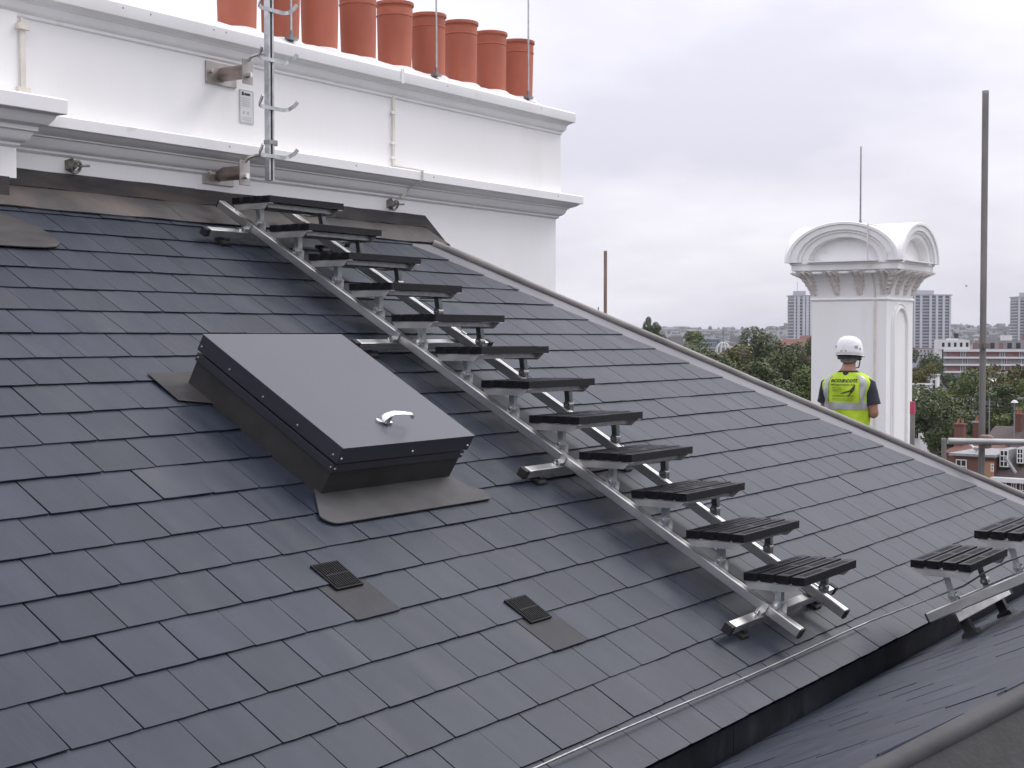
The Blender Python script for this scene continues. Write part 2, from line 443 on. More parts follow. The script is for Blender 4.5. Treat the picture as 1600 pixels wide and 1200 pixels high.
def blob(mb, c, r, rz, rg, n=9, m=6):
    rings = []
    for j in range(m + 1):
        v = math.pi * j / m
        rings.append([Vector((c[0] + r * math.sin(v) * math.cos(2 * math.pi * k / n) * rg.uniform(.75, 1.2),
                              c[1] + r * math.sin(v) * math.sin(2 * math.pi * k / n) * rg.uniform(.75, 1.2),
                              c[2] + rz * math.cos(v) * rg.uniform(.85, 1.15))) for k in range(n)])
    mb.loft(rings, caps=False)
for i in range(2600):
    a = YAW + rad(rng.uniform(-30, 26)); r = 480 + 5000 * rng.random() ** .9
    r_ = rng.uniform(2.5, 5.5) * (1 + r / 9000)
    blob(fw, (math.cos(a) * r, math.sin(a) * r, hill_z(a, r) + r_ * .8), r_, r_ * rng.uniform(.8, 1.2), rng, 7, 5)
tag(fw.build('far_woods', M['far_tree'], fix=False), 'distant treetops merging into one mass below the hills', 'woods', kind='stuff')

# ================================================================== building body under the roofs
bld = thing('building', 'rendered mansion block carrying the slate roofs, mostly hidden under them', 'building', (6, 4, GZ))
b = MB()
ev = W(0, EAVE)
b.prism([(-2.5, 1.9), (9.0, 1.9), (11.3, 4.3), (13.6, 4.3), (14.2, 5.4), (18.6, 5.6), (18.6, 10), (-2.5, 10)], (0, 0, 0), (1, 0, 0), (0, 1, 0), (0, 0, 1), GZ, -3.2)
b.build('wall', M['render'], bld)
b = MB()
b.prism([(9.5, 4.75), (13.6, 4.75), (14.2, 5.5), (18.5, 5.7), (18.5, 9.9), (9.5, 9.9)], (0, 0, 0), (1, 0, 0), (0, 1, 0), (0, 0, 1), -3.19, -1.80)
b.build('flat_roof', M['lead'], bld)

# ================================================================== main slate roof
roof = thing('slate_roof', 'large dark grey slate roof slope carrying the hatch and the long metal stair', 'roof', T0, (PHI, 0, 0), local=True)
# local frame of the roof: x = s, y = -t, z = h
def L(s, t, h=0.0): return Vector((s, -t, h))
TOPT = -2.91
d = MB()
d.prism([(-2.2, -EAVE + .03), (hip_s(EAVE) + .28, -EAVE + .03), (hip_s(TOPT) + .28, -TOPT), (-2.2, -TOPT)], (0, 0, 0), (1, 0, 0), (0, 1, 0), (0, 0, 1), -.06, -.004)
d.build('roof_deck', M['deck'], roof)
def slate_poly(w, l, rg):                           # tail edge a little uneven, corners dressed
    e = lambda a: rg.uniform(-a, a)
    pts = [(-w / 2, l)]
    pts.append((-w / 2 + e(.0008), l * .5)); pts.append((-w / 2 + abs(e(.0015)), .0008 + abs(e(.0012))))
    for k in (-.3, -.1, .12, .32): pts.append((w * k, e(.0009)))
    pts.append((w / 2 - abs(e(.0015)), .0008 + abs(e(.0012)))); pts.append((w / 2 + e(.0008), l * .5)); pts.append((w / 2, l))
    return pts
SL = .262; TILT = math.atan(.0095 / SL)
rg = random.Random(11)
svar = []
for k in range(8):
    mb = MB(); mb.prism(slate_poly(S - .005, SL, rg), (0, 0, 0), (1, 0, 0), (0, 1, 0), (0, 0, 1), -.0048, 0)
    o = mb.build('slate', M['slate'], None); svar.append(o.data); bpy.data.objects.remove(o)
def clip_poly(poly, nx, ny, c):                     # keep nx*x+ny*y<=c
    out = []
    for i, p in enumerate(poly):
        q = poly[(i + 1) % len(poly)]
        dp, dq = nx * p[0] + ny * p[1] - c, nx * q[0] + ny * q[1] - c
        if dp <= 0: out.append(p)
        if dp * dq < 0:
            f = dp / (dp - dq); out.append((p[0] + (q[0] - p[0]) * f, p[1] + (q[1] - p[1]) * f))
    return out
slates = []
for k in range(-13, 9):
    tk = k * G + rg.uniform(-.0015, .0015)
    off = 0 if k % 2 == 0 else .5
    smax = hip_s(tk)
    u0 = -9
    while True:
        s = (u0 + off + .5) * S
        u0 += 1
        if s - S / 2 > smax: break
        # in the picture?
        p = W(s, tk - .1); dd = p.dot(CF)
        px, py = CX + FOC * p.dot(CR) / dd, CY - FOC * p.dot(CU) / dd
        if px < -420 or py > 1750: continue
        # hidden wholly under the hatch kerb
        if 1.40 < s - S / 2 and s + S / 2 < 2.22 and -.92 < tk - .2 and tk < -.12: continue
        if (k == 3 and abs(s - 1.0) < .06) or (k == 5 and abs(s - 1.75) < .06): continue
        js = s + rg.uniform(-.0022, .0022)
        jt = tk + rg.uniform(-.0016, .0016)
        jr = rg.uniform(-.0016, .0016)
        area = (FOC / dd) ** 2 * abs(NR.dot(p.normalized()))
        vis = (-20 < px < 1620 and -20 < py < 1220)
        slates.append((area if vis else area * .01, js, jt, jr, rg.randrange(8), s + S / 2 > hip_s(tk - SL) - .02, rg.uniform(-.0006, .0012) + (rg.random() < .08) * .002, rg.uniform(-.5, .5)))
slates.sort(key=lambda a: -a[0])
rest = MB()
for i, (ar, s, t, jr, vi, cut, dh, tw) in enumerate(slates):
    rot = (-TILT * (1 + .12 * tw), 0.0022 * tw, jr)
    mtx = Matrix.Translation((s, -t, .0105 + dh)) @ Euler(rot).to_matrix().to_4x4()
    if cut:
        poly = [(-S / 2 + .0025, 0), (S / 2 - .0025, 0), (S / 2 - .0025, SL), (-S / 2 + .0025, SL)]
        c0 = hip_s(t)                               # hip line: x = hip_s(t) - .862*y
        poly = clip_poly(poly, 1, .862, c0 - s)
        if len(poly) < 3: continue
        mb = MB(); mb.prism(poly, (0, 0, 0), (1, 0, 0), (0, 1, 0), (0, 0, 1), -.0048, 0)
    if i < 300:
        if cut:
            o = mb.build('slate', M['slate'], roof, org=Vector((0, 0, 0)))
            o.matrix_local = mtx
        else:
            o = inst('slate', svar[vi], roof); o.matrix_local = mtx
    else:
        if cut: rest.add([mtx @ v for v in mb.v], mb.f)
        else:
            me = svar[vi]; rest.add([mtx @ v.co for v in me.vertices], [tuple(p.vertices) for p in me.polygons])
o = rest.build('far_slates', M['slate'], roof, fix=False); tag(o, None, None, kind='stuff')

# hip: flat lead wing, roll, and the roof face beyond it
hw = MB()
def hipline(t, off): return hip_s(t) + off
hw.prism([(hipline(EAVE, -.12), -EAVE), (hipline(EAVE, .30), -EAVE), (hipline(TOPT, .30), -TOPT), (hipline(TOPT, -.12), -TOPT)], (0, 0, 0), (1, 0, 0), (0, 1, 0), (0, 0, 1), -.003, .003)
hw.build('hip_flashing', M['lead_hip'], roof)
hr = MB(); path = []
for i in range(19):
    t = -2.66 + (EAVE + 2.68) * i / 18
    path.append(L(hipline(t, .30) + .004 * math.sin(i * 2.1), t, .012 + .003 * math.sin(i * 1.3)))
hr.tube(path, [.029 + .0015 * math.sin(i * 1.7) for i in range(19)], 14)
hr.build('hip_roll', M['lead_roll'], roof, smooth=50)
fb = MB()                                          # the far hip face, falling away to +X
to_l = Matrix.Rotation(-PHI, 3, 'X')
A = W(hipline(EAVE, .295), EAVE, -.004); B = W(hipline(TOPT, .295), TOPT, -.004)
C1 = A + Vector((.9, 0, -.52)); 
dn = Vector((math.cos(PHI), 0, -math.sin(PHI)))
ln = (B - A).length
Bd = B + dn * ((B.z - A.z) / math.sin(PHI) + .01)
fb.add([to_l @ (p - T0) for p in (A, B, Bd)], [(0, 1, 2)])
fb.build('hip_end_face', M['slate'], roof)
# eaves: dark lead-dressed drop into the valley
ed = MB()
E0 = W(0, EAVE)
vdx = 9.4
pan = -2.2
while pan < hipline(EAVE, .2) - .01:
    nx = min(pan + 1.45, hipline(EAVE, .2))
    x0, x1 = T0.x + pan, T0.x + nx
    m_ = MB(); yv = E0.y + .012
    m_.add([to_l @ (Vector(p) - T0) for p in ((x0, yv, -1.72), (x1 - .004, yv, -1.72), (x1 - .004, yv, E0.z - .012), (x0, yv, E0.z - .012),
                                            (x0, yv + .03, -1.72), (x1 - .004, yv + .03, -1.72), (x1 - .004, yv + .03, E0.z - .012), (x0, yv + .03, E0.z - .012))],
           [(0, 1, 2, 3), (5, 4, 7, 6), (0, 4, 5, 1), (3, 2, 6, 7), (0, 3, 7, 4), (1, 5, 6, 2)])
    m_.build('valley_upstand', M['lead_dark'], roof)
    pan = nx
# slate vents: louvred tile with a paler slate below
for (sv, tv) in ((1.01, .367), (1.752, .773)):
    v = MB(); v.prism([(sv - .075, -tv - .075), (sv + .075, -tv - .075), (sv + .075, -tv + .075), (sv - .075, -tv + .075)], (0, 0, 0), (1, 0, 0), (0, 1, 0), (0, 0, 1), .004, .0175)
    vo = v.build('slate_vent', M['vent'], roof, bevel=.0025)
    lv = MB()
    for i in range(11):
        lv.box(L(sv - .062 + .0124 * i, tv, .0190), (.005, .135, .004))
    lv.box(L(sv, tv, .0190), (.13, .006, .0046))
    lo = lv.build('louvre', M['vent'], vo)
    ps = MB(); kk, s0 = (3, 1.0) if sv < 1.4 else (5, 1.75)
    ps.prism(slate_poly(S - .004, SL, rg), (0, 0, 0), (1, 0, 0), (0, 1, 0), (0, 0, 1), -.007, 0)
    po = ps.build('vent_slate', M['slate_light'], roof, org=Vector((0, 0, 0)))
    po.matrix_local = Matrix.Translation((s0, -kk * G - .004, .0135)) @ Euler((-TILT * 1.1, 0, 0)).to_matrix().to_4x4()

# ================================================================== opposite slate roof (rises towards the camera)
HA, HB = Vector((3.203, 1.176, -.999)), Vector((3.677, .94, -.873))
hd = (HB - HA).normalized()
roof2 = thing('slate_roof', 'opposite slate roof seen edge-on in the bottom right corner beyond the dark valley', 'roof', V0, (TH2, 0, math.pi), local=True)
# local frame: x' = -x, y' = up the slope, z' = normal
R2 = Matrix(((-1, 0, 0), (0, -math.cos(TH2), math.sin(TH2)), (0, math.sin(TH2), math.cos(TH2)))) # world -> local
def hipx(t):                                        # x of the hip line at height t up the slope
    p = W2(0, t); k = (p.y - HA.y) / hd.y
    return HA.x + hd.x * k
TT2 = 2.35
d = MB()
d.prism([(-hipx(-.05), -.05), (-14, -.05), (-14, TT2), (-hipx(TT2), TT2)], (0, 0, 0), (1, 0, 0), (0, 1, 0), (0, 0, 1), -.06, -.004)
d.build('roof_deck', M['deck'], roof2)
cand = []
hx1 = hipx(1.0) - hipx(0.0)
for k in range(0, 12):
    tk = .02 + k * G
    off = 0 if k % 2 == 0 else .5
    for u in range(0, 60):
        x = (u + off) * S
        if x + S / 2 < hipx(tk) or x > 13.6: continue
        p = W2(x, tk + .1); dd = p.dot(CF)
        px, py = CX + FOC * p.dot(CR) / dd, CY - FOC * p.dot(CU) / dd
        if px > 2100 or py > 1750 or px < 900: continue
        cand.append((0 if (px < 1640 and py < 1230) else 1, dd, x, tk))
cand.sort()
rest = MB()
for i, (vv, dd, x, tk) in enumerate(cand):
    mtx = Matrix.Translation((-x + rg.uniform(-.003, .003), tk + rg.uniform(-.003, .003), .013 + rg.uniform(-.0008, .0012))) @ Euler((-TILT, rg.uniform(-.003, .003), rg.uniform(-.002, .002))).to_matrix().to_4x4()
    cut = x - S / 2 < hipx(tk + SL) + .01
    if cut:
        poly = clip_poly([(-S / 2 + .0025, 0), (S / 2 - .0025, 0), (S / 2 - .0025, SL), (-S / 2 + .0025, SL)], 1, hx1, x - hipx(tk))
        if len(poly) < 3: continue
        mb = MB(); mb.prism(poly, (0, 0, 0), (1, 0, 0), (0, 1, 0), (0, 0, 1), -.0048, 0)
    if i < 300:
        if cut: o = mb.build('slate', M['slate'], roof2, org=Vector((0, 0, 0)))
        else: o = inst('slate', svar[rg.randrange(8)], roof2)
        o.matrix_local = mtx
    elif not cut:
        me = svar[rg.randrange(8)]; rest.add([mtx @ v.co for v in me.vertices], [tuple(p.vertices) for p in me.polygons])
if rest.v: tag(rest.build('far_slates', M['slate'], roof2, fix=False), None, None, kind='stuff')
hr = MB(); path = [R2 @ (HA + hd * (-2.4 + .25 * i) - V0) + Vector((0, 0, -.022)) for i in range(24)]
hr.tube(path, .030, 16); hr.build('hip_roll', M['apron'], roof2, smooth=50)
hn = Vector((hd.y, -hd.x, 0)).normalized()           # away from the slope
if hn.x > 0: hn = -hn
fw2 = MB()
a0, a1 = HA - hd * 2.4, HA + hd * 3.3
fw2.add([R2 @ (p - V0) for p in (a0, a1, a1 + hn * .22 - Vector((0, 0, .17)), a0 + hn * .22 - Vector((0, 0, .17)))], [(0, 1, 2, 3)])
fw2.build('hip_flashing', M['rubber'], roof2)  # wing coloured black to give the dark band beside the roll
fw3 = MB()
fw3.add([R2 @ (p - V0) for p in (a0 + hn * .21 - Vector((0, 0, .175)), a1 + hn * .21 - Vector((0, 0, .175)), a1 + hn * 2.6 - Vector((0, 0, 1.55)), a0 + hn * 2.6 - Vector((0, 0, 1.55)))], [(0, 1, 2, 3)])
fw3.build('hip_end_face', M['apron'], roof2)
# valley floor between the slopes
vf = MB(); vf.bb(-1.5, 12.4, 2.36, 2.47, -1.70, -1.672)
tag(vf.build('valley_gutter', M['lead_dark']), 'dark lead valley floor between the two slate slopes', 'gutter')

# ================================================================== white chimney stack
stack = thing('chimney_stack', 'long white rendered chimney stack with moulded cornices behind the slate roof', 'chimney', (7, 6.7, -3))
XL, XR = 2.2, 10.02
def extr(prof, x0, x1, mb, ret=None):
    """profile (y, z) swept along X; the right end returns round the corner by mitre (d = how far proud of the wall)"""
    n = len(prof)
    ys = max(p[0] for p in prof)
    a = [Vector((x0, y, z)) for y, z in prof]
    bpt = [Vector((x1 + (ys - y) if ret else x1, y, z)) for y, z in prof]
    if ret:
        c = [Vector((x1 + (ys - y), ret + (ys - y), z)) for y, z in prof]
        mb.loft([a, bpt, c], closed=False)
        mb.add([a[i] for i in range(n)], [tuple(range(n))])
    else:
        mb.loft([a, bpt], closed=False)
        mb.add(a, [tuple(range(n))]); mb.add(bpt, [tuple(range(n - 1, -1, -1))])
YB = 7.15
m_ = MB(); m_.bb(XL, XR, 6.32, YB, -3.4, 1.08); m_.build('lower_wall', M['render'], stack)
m_ = MB(); m_.bb(XL, XR + .03, 6.292, YB + .03, 1.12, 1.74); m_.build('upper_wall', M['render'], stack)
m_ = MB()
prof = [(6.40, .955), (6.315, .955), (6.300, .966), (6.300, .978), (6.285, .982), (6.268, .996), (6.258, 1.018), (6.252, 1.034), (6.238, 1.038), (6.238, 1.046),
        (6.222, 1.05), (6.198, 1.06), (6.182, 1.072), (6.176, 1.078), (6.158, 1.080), (6.156, 1.083), (6.155, 1.138), (6.160, 1.145), (6.30, 1.172), (6.40, 1.172)]
extr(prof, XL, XR + .0 - .08, m_, YB - .1)
m_.build('lower_cornice', M['render_trim'], stack, smooth=32)
m_ = MB()
prof = [(6.38, 1.640), (6.286, 1.640), (6.282, 1.646), (6.282, 1.66), (6.270, 1.667), (6.258, 1.685), (6.255, 1.712), (6.248, 1.716), (6.246, 1.722), (6.232, 1.728), (6.218, 1.738), (6.205, 1.742),
        (6.203, 1.750), (6.203, 1.812), (6.210, 1.820), (6.38, 1.855)]
extr(prof, XL, XR + .03 - .09, m_, YB - .08)
m_.build('coping', M['render_trim'], stack, smooth=32)
# mortar bed under the pots
m_ = MB(); rg2 = random.Random(5); rows = []
NX = 90
for (y, z) in ((6.29, 1.828), (6.40, 1.865), (6.47, 1.90), (6.53, 1.94), (6.60, 1.955), (6.86, 1.955), (6.95, 1.90), (7.15, 1.83)):
    rows.append([Vector((XL + (XR - XL) * i / NX, y + rg2.uniform(-.006, .006), z + rg2.uniform(-.006, .006))) for i in range(NX + 1)])
m_.loft(rows, closed=False); m_.build('flaunching', M['flaunch'], stack, smooth=60)
# pier on the left, breaking forward
PX = 4.70
m_ = MB(); m_.bb(XL, PX, 6.195, 6.40, .80, 1.12); m_.build('pier', M['render'], stack)
m_ = MB()
dy, dz = -.125, .062
prof = [(6.40, .955), (6.190, .955), (6.178, .966), (6.178, .978), (6.163, .982), (6.146, .996), (6.136, 1.018), (6.130, 1.034), (6.116, 1.038), (6.114, 1.060),
        (6.08, 1.072), (6.062, 1.095), (6.052, 1.118), (6.04, 1.124), (6.016, 1.127), (6.014, 1.130), (6.013, 1.198), (6.02, 1.206), (6.30, 1.235), (6.40, 1.235)]
def extr_r(prof, x0, x1, mb, base):
    n = len(prof)
    a = [Vector((x0, y, z)) for y, z in prof]
    bpt = [Vector((x1 + max(0, base - y), y, z)) for y, z in prof]
    c = [Vector((x1 + max(0, base - y), 6.40, z)) for y, z in prof]
    mb.loft([a, bpt, c], closed=False); mb.add(a, [tuple(range(n))])
extr_r(prof, XL, PX, m_, 6.19)
m_.build('pier_cornice', M['render_trim'], stack, smooth=32)
m_ = MB(); m_.bb(XL, 4.765, 6.262, 6.33, 1.20, 1.655); m_.build('upper_pier', M['render'], stack)
# lead flashing: upstand, apron, dressed saddle over the head of the hip
for (xa, xb, last) in ((PX - .06, 6.02, 0), (6.0, 7.30, 0), (7.28, 8.235, 1)):
    lo_ = [(xa + (xb - xa) * k / 8, .778 + .004 * math.sin(xa + k * 1.7)) for k in range(9)]
    hi_ = [(xa + (xb - xa) * k / 8, .866 - .002 * (xa - 4.6) + .0015 * math.sin(k * 2.3)) for k in range(8, -1, -1)]
    poly = lo_ + ([(8.50, .60), (8.50, .675)] if last else []) + hi_
    m_ = MB(); m_.prism(poly, (0, 6.297 - .002 * last + .001 * (xa > 5.5), 0), (1, 0, 0), (0, 0, 1), (0, 1, 0), 0, .02)
    m_.build('flashing_upstand', M['lead'], stack)
seg = [PX - T0.x - .2, 2.75, 4.05, 5.24]
for i in range(3):
    m_ = MB(); s0, s1 = seg[i], seg[i + 1]
    jn = .0 if i == 2 else .016
    nn = 14; top = []; bot = []; 
    for k in range(nn + 1):
        s = s0 + (s1 - s0) * k / nn
        sh = .20 if i < 2 else .20 + .05 * k / nn
        top.append(W(s + (.0), -2.905, .024 + .002 * math.sin(s * 9)))
        bot.append(W(s + (.12 if k == nn and i < 2 else 0), -2.655 + .004 * math.sin(s * 7), .020 + .002 * math.sin(s * 13) + .003 * (i % 2)))
    m_.loft([top, bot, [p - NR * .006 for p in bot]], closed=False)
    m_.build('flashing_apron', M['lead_ap'], stack, smooth=40)
m_ = MB()
e1, e2 = W(5.24, -2.655, .02), W(5.24, -2.905, .026)
m_.add([e1, e2, Vector((8.50, 6.31, .60)), e1 + Vector((.28, .02, -.25))], [(0, 1, 2, 3)])
m_.build('hip_saddle', M['lead_roll'], stack)
m_ = MB(); m_.bb(XL, PX - .05, 6.185, 6.34, .58, .803); m_.build('pier_upstand', M['lead'], stack)
m_ = MB()
pl = [(-.2, 2.60), (1.40, 2.60), (1.50, 2.52), (1.585, 2.42), (1.618, 2.33), (1.60, 2.26), (1.55, 2.22), (1.48, 2.205), (1.35, 2.2), (-.2, 2.195)]
m_.prism([(a, b_) for a, b_ in pl], T0, (1, 0, 0), UP, NR, .016, .021)
m_.build('pier_apron', M['lead'], stack)
# lightning conductor tapes painted with the wall
def tape(name, pts, w, parent, nrm=Vector((0, -1, 0)), th=.006, m='render_trim'):
    mb = MB()
    for p, q in zip(pts, pts[1:]):
        p, q = Vector(p), Vector(q); t = (q - p).normalized(); x = t.cross(nrm).normalized()
        mb.box((p + q) / 2 + nrm * (th / 2), (w, (q - p).length + w * .6, th), (x, t, nrm))
    return mb.build(name, M[m], parent)
tape('conductor_tape', [(7.86, 6.292, 1.18), (7.86, 6.292, 1.645)], .024, stack, th=.014, m='stain')
for z in (1.23, 1.33, 1.54): 
    m_ = MB(); m_.box((7.86, 6.284, z), (.05, .02, .018)); m_.build('tape_clip', M['render_trim'], stack)
tape('conductor_tape', [(7.86, 6.203, 1.742), (7.86, 6.203, 1.822)], .03, stack, th=.006)
m_ = MB(); m_.tube([(7.87, 6.284, 1.178), (8.02, 6.22, 1.163), (8.02, 6.149, 1.146), (8.02, 6.149, 1.085), (8.0, 6.19, 1.062), (7.99, 6.24, 1.04), (7.985, 6.275, .99), (7.95, 6.29, .965)], .008, 8)
m_.build('conductor_cable', M['stain'], stack, smooth=40)
tape('conductor_tape', [(4.79, 6.262, 1.235), (4.79, 6.262, 1.62)], .03, stack, th=.014, m='stain')
for z in (1.26, 1.585): 
    m_ = MB(); m_.box((4.79, 6.25, z), (.075, .026, .03)); m_.build('tape_clip', M['stain'], stack)

rh = random.Random(8)
for x, y, z in [(rh.uniform(5.0, 9.8), 6.203, 1.79) for _ in range(6)] + [(rh.uniform(5.2, 9.8), 6.155, 1.115) for _ in range(4)]:
    m_ = MB(); m_.lathe([(0, .0015), (.005, .001), (.006, 0)], (x, y, z), 8, (Vector((1, 0, 0)), Vector((0, 0, 1)), Vector((0, -1, 0)))); m_.build('plugged_hole', M['anchor'], stack)
# chimney pots
POTX = (6.74, 7.14, 7.53, 7.94, 8.35, 8.76, 9.17, 9.575, 9.965)
ordn = ('leftmost terracotta chimney pot on the white stack, cut by the top of the picture', 'second terracotta chimney pot from the left, beside the tall hook post',
        'third terracotta chimney pot from the left on the white stack', 'fourth terracotta chimney pot from the left, its rim out of the picture',
        'terracotta chimney pot in the middle of the row of nine', 'terracotta chimney pot behind the middle thin rod, sixth from the left',
        'seventh terracotta chimney pot from the left, third from the right end', 'eighth terracotta chimney pot from the left, next to the last',
        'rightmost terracotta chimney pot at the end of the white stack, behind a rod')
for i, x in enumerate(POTX):
    p = thing('chimney_pot', ordn[i], 'chimney pot', (x, 6.66, 1.95), (.014 * math.sin(i * 3.1), .014 * math.sin(i * 4.7), i * 1.1), 'terracotta pots on the white stack')
    p['_local'] = 1; LOCALS.append(p)
    sc = 1 + .02 * math.sin(i * 2.3)
    mb = MB(); H = .475 * sc
    mb.lathe([(.121, -.02), (.123, .04), (.127, .2), (.130, H - .105)], n=36)
    mb.lathe([(.130, H - .045), (.131, H - .03)], n=36)
    mb.lathe([(.108, H - .03), (.108, .2), (.0, .2)], n=36)
    mb.build('pot_body', M['terracotta'], p, smooth=40)
    mb = MB(); mb.lathe([(.130, H - .105), (.134, H - .102), (.134, H - .094), (.131, H - .091), (.131, H - .045)], n=36)
    mb.build('pot_band', M['terracotta'], p, smooth=40)
    mb = MB(); mb.lathe([(.131, H - .03), (.140, H - .024), (.142, H - .012), (.140, H), (.124, H), (.108, H - .03)], n=36)
    mb.build('pot_rim', M['terracotta'], p, smooth=40)
    mb = MB(); mb.lathe([(.175, -.04), (.155, -.012), (.135, .004), (.122, .008)], n=30)
    mb.build('mortar_collar', M['flaunch'], p, smooth=50)

# lightning rods on the stack
for x, lab in ((7.06, 'thin lightning rod just right of the tall hook post'), (8.63, 'thin lightning rod in front of the sixth chimney pot'), (9.87, 'thin lightning rod in front of the rightmost chimney pot')):
    rd = thing('lightning_rod', lab, 'lightning rod', (x, 6.49, 1.9), group='rods on the white stack')
    mb = MB(); mb.tube([(x, 6.49, 1.93), (x, 6.49, 3.35)], [.008, .006], 8); mb.build('rod', M['galv'], rd, smooth=40)
    mb = MB(); mb.box((x, 6.49, 1.935), (.07, .05, .022)); mb.tube([(x, 6.49, 1.94), (x, 6.49, 1.99)], .014, 8); mb.build('rod_base', M['steel_leg'], rd)

# wall anchors
for (x, z, lab) in ((5.135, .915, 'small weathered eye anchor on the white wall left of the hook post'), (7.86, .915, 'small weathered eye anchor on the white wall right of the hook post')):
    an = thing('wall_anchor', lab, 'anchor', (x, 6.32, z), group='eye anchors in the wall')
    mb = MB(); mb.lathe([(.0, 0), (.042, .0), (.04, .012), (.022, .03), (.018, .05), (.0, .052)], (x, 6.32, z), 5, (Vector((1, 0, 0)), Vector((0, 0, 1)), Vector((0, -1, 0))))
    mb.build('anchor_boss', M['anchor'], an, smooth=50)
    mb = MB(); pts = [Vector((x + .03 * math.cos(a), 6.32 - .05 - .015 * math.sin(a), z - .012 + .03 * math.sin(a))) for a in [2 * math.pi * k / 14 for k in range(15)]]
    mb.tube(pts, .008, 8, caps=False); mb.build('eye_ring', M['anchor'], an, smooth=60)
    mb = MB(); mb.tube([(x, 6.29, z), (x + .025, 6.262, z - .004), (x + .075, 6.25, z)], .007, 8); mb.build('bolt', M['anchor'], an)

# ================================================================== hook post on the stack
HX, HY = 6.285, 5.955
hp = thing('hook_post', 'tall galvanised post with paired hooks held off the white stack by two steel brackets', 'hook post', (HX, HY, .9))
mb = MB()
mb.bb(HX - .022, HX + .022, HY + .012, HY + .016, .915, 2.6)
mb.bb(HX - .022, HX - .018, HY - .02, HY + .012, .915, 2.6); mb.bb(HX + .018, HX + .022, HY - .02, HY + .012, .915, 2.6)
mb.bb(HX - .018, HX - .008, HY - .02, HY - .016, .915, 2.6); mb.bb(HX + .008, HX + .018, HY - .02, HY - .016, .915, 2.6)
mb.build('channel', M['galv'], hp)
for z in (1.055, 1.335, 1.615, 1.905):
    mb = MB()
    for sg in (-1, 1):
        pts = [Vector((HX + sg * .0, HY - .026, z)), Vector((HX + sg * .095, HY - .028, z)), Vector((HX + sg * .125, HY - .04, z + .006)), Vector((HX + sg * .14, HY - .07, z + .026)), Vector((HX + sg * .148, HY - .09, z + .05))]
        rings = []
        for i, p in enumerate(pts):
            a = pts[max(i - 1, 0)]; b_ = pts[min(i + 1, 4)]; t = (b_ - a).normalized()
            upv = Vector((0, 0, 1)); sd = t.cross(upv).normalized(); up2 = sd.cross(t)
            hw_, th = .011, .0035
            rings.append([p + up2 * hw_ + sd * th, p + up2 * hw_ - sd * th, p - up2 * hw_ - sd * th, p - up2 * hw_ + sd * th])
        mb.loft(rings)
    mb.build('hook', M['galv'], hp)
for (z, yw, mt) in ((1.565, 6.292, 'brackettube'), (.975, 6.32, 'brackettube')):
    bx_ = HX - .055
    mb = MB(); mb.bb(bx_ - .13, bx_ + .12, yw - .012, yw, z - .072, z + .06); br = mb.build('bracket_plate', M['bracket'], hp, bevel=.003)
    mb = MB(); mb.tube([(bx_, yw - .01, z - .008), (bx_, yw - .215, z - .008)], .042, 22); mb.build('bracket_tube', M[mt], hp, smooth=40)
    mb = MB(); mb.bb(bx_ - .042, bx_ + .042, yw - .222, yw - .214, z - .085, z + .062)
    mb.tube([(bx_ + .01, yw - .216, z + .055), (bx_ + .015, yw - .235, z + .078), (bx_ + .04, yw - .27, z + .092), (HX, HY + .01, z + .097)], .010, 6)
    mb.build('strap', M['bracket'], hp, bevel=.002)
    mb = MB(); mb.tube([(bx_, yw - .22, z - .03), (bx_, yw - .245, z - .03)], .018, 6)
    mb.build('bolt', M['chrome'], hp)
    mb = MB(); mb.tube([(bx_ - .095, yw - .01, z), (bx_ - .095, yw - .03, z)], .012, 6); mb.build('bolt', M['chrome'], hp)
mb = MB(); mb.bb(HX - .026, HX + .03, HY - .024, HY + .02, 1.125, 1.15); mb.bb(HX + .026, HX + .05, HY - .02, HY - .004, 1.12, 1.152); mb.build('clamp', M['steel_leg'], hp)

# notice plate
sgx, sgz = 6.44, 1.395
sg = thing('notice_plate', 'small pale notice plate with grey print on the white wall beside the hook post', 'sign', (sgx, 6.29, sgz))
mb = MB(); mb.bb(sgx - .058, sgx + .058, 6.287, 6.2925, sgz - .10, sgz + .10); mb.build('plate', M['sign'], sg)
mb = MB()
for z0, z1, x0, x1 in ((.1, .097, -.058, .058), (-.097, -.1, -.058, .058)): mb.bb(sgx + x0, sgx + x1, 6.2855, 6.287, sgz + z1, sgz + z0)
for x0, x1 in ((-.058, -.055), (.055, .058)): mb.bb(sgx + x0, sgx + x1, 6.2855, 6.287, sgz - .0965, sgz + .0965)
mb.build('border', M['greyink'], sg)
mb = MB(); mb.bb(sgx - .042, sgx - .024, 6.286, 6.287, sgz + .066, sgz + .088); mb.bb(sgx - .02, sgx + .03, 6.286, 6.287, sgz + .068, sgz + .082); mb.build('heading', M['ink'], sg)
mb = MB()
for i in range(5): mb.bb(sgx - .042, sgx + .03 - .008 * (i % 2), 6.286, 6.287, sgz + .05 - .012 * i, sgz + .053 - .012 * i)
for i in range(2): mb.bb(sgx - .03 + .035 * i, sgx - .018 + .035 * i, 6.286, 6.287, sgz - .045, sgz - .028)
for i in range(2): mb.bb(sgx - .042, sgx + .035, 6.286, 6.287, sgz - .07 - .012 * i, sgz - .067 - .012 * i)
mb.build('print', M['greyink'], sg)

# ================================================================== roof hatch (frame of the main slope)
hat = thing('roof_hatch', 'dark grey metal roof access hatch with chrome handle, closed on the slates', 'roof hatch', W(1.81, -.535), (PHI, 0, 0), local=True)
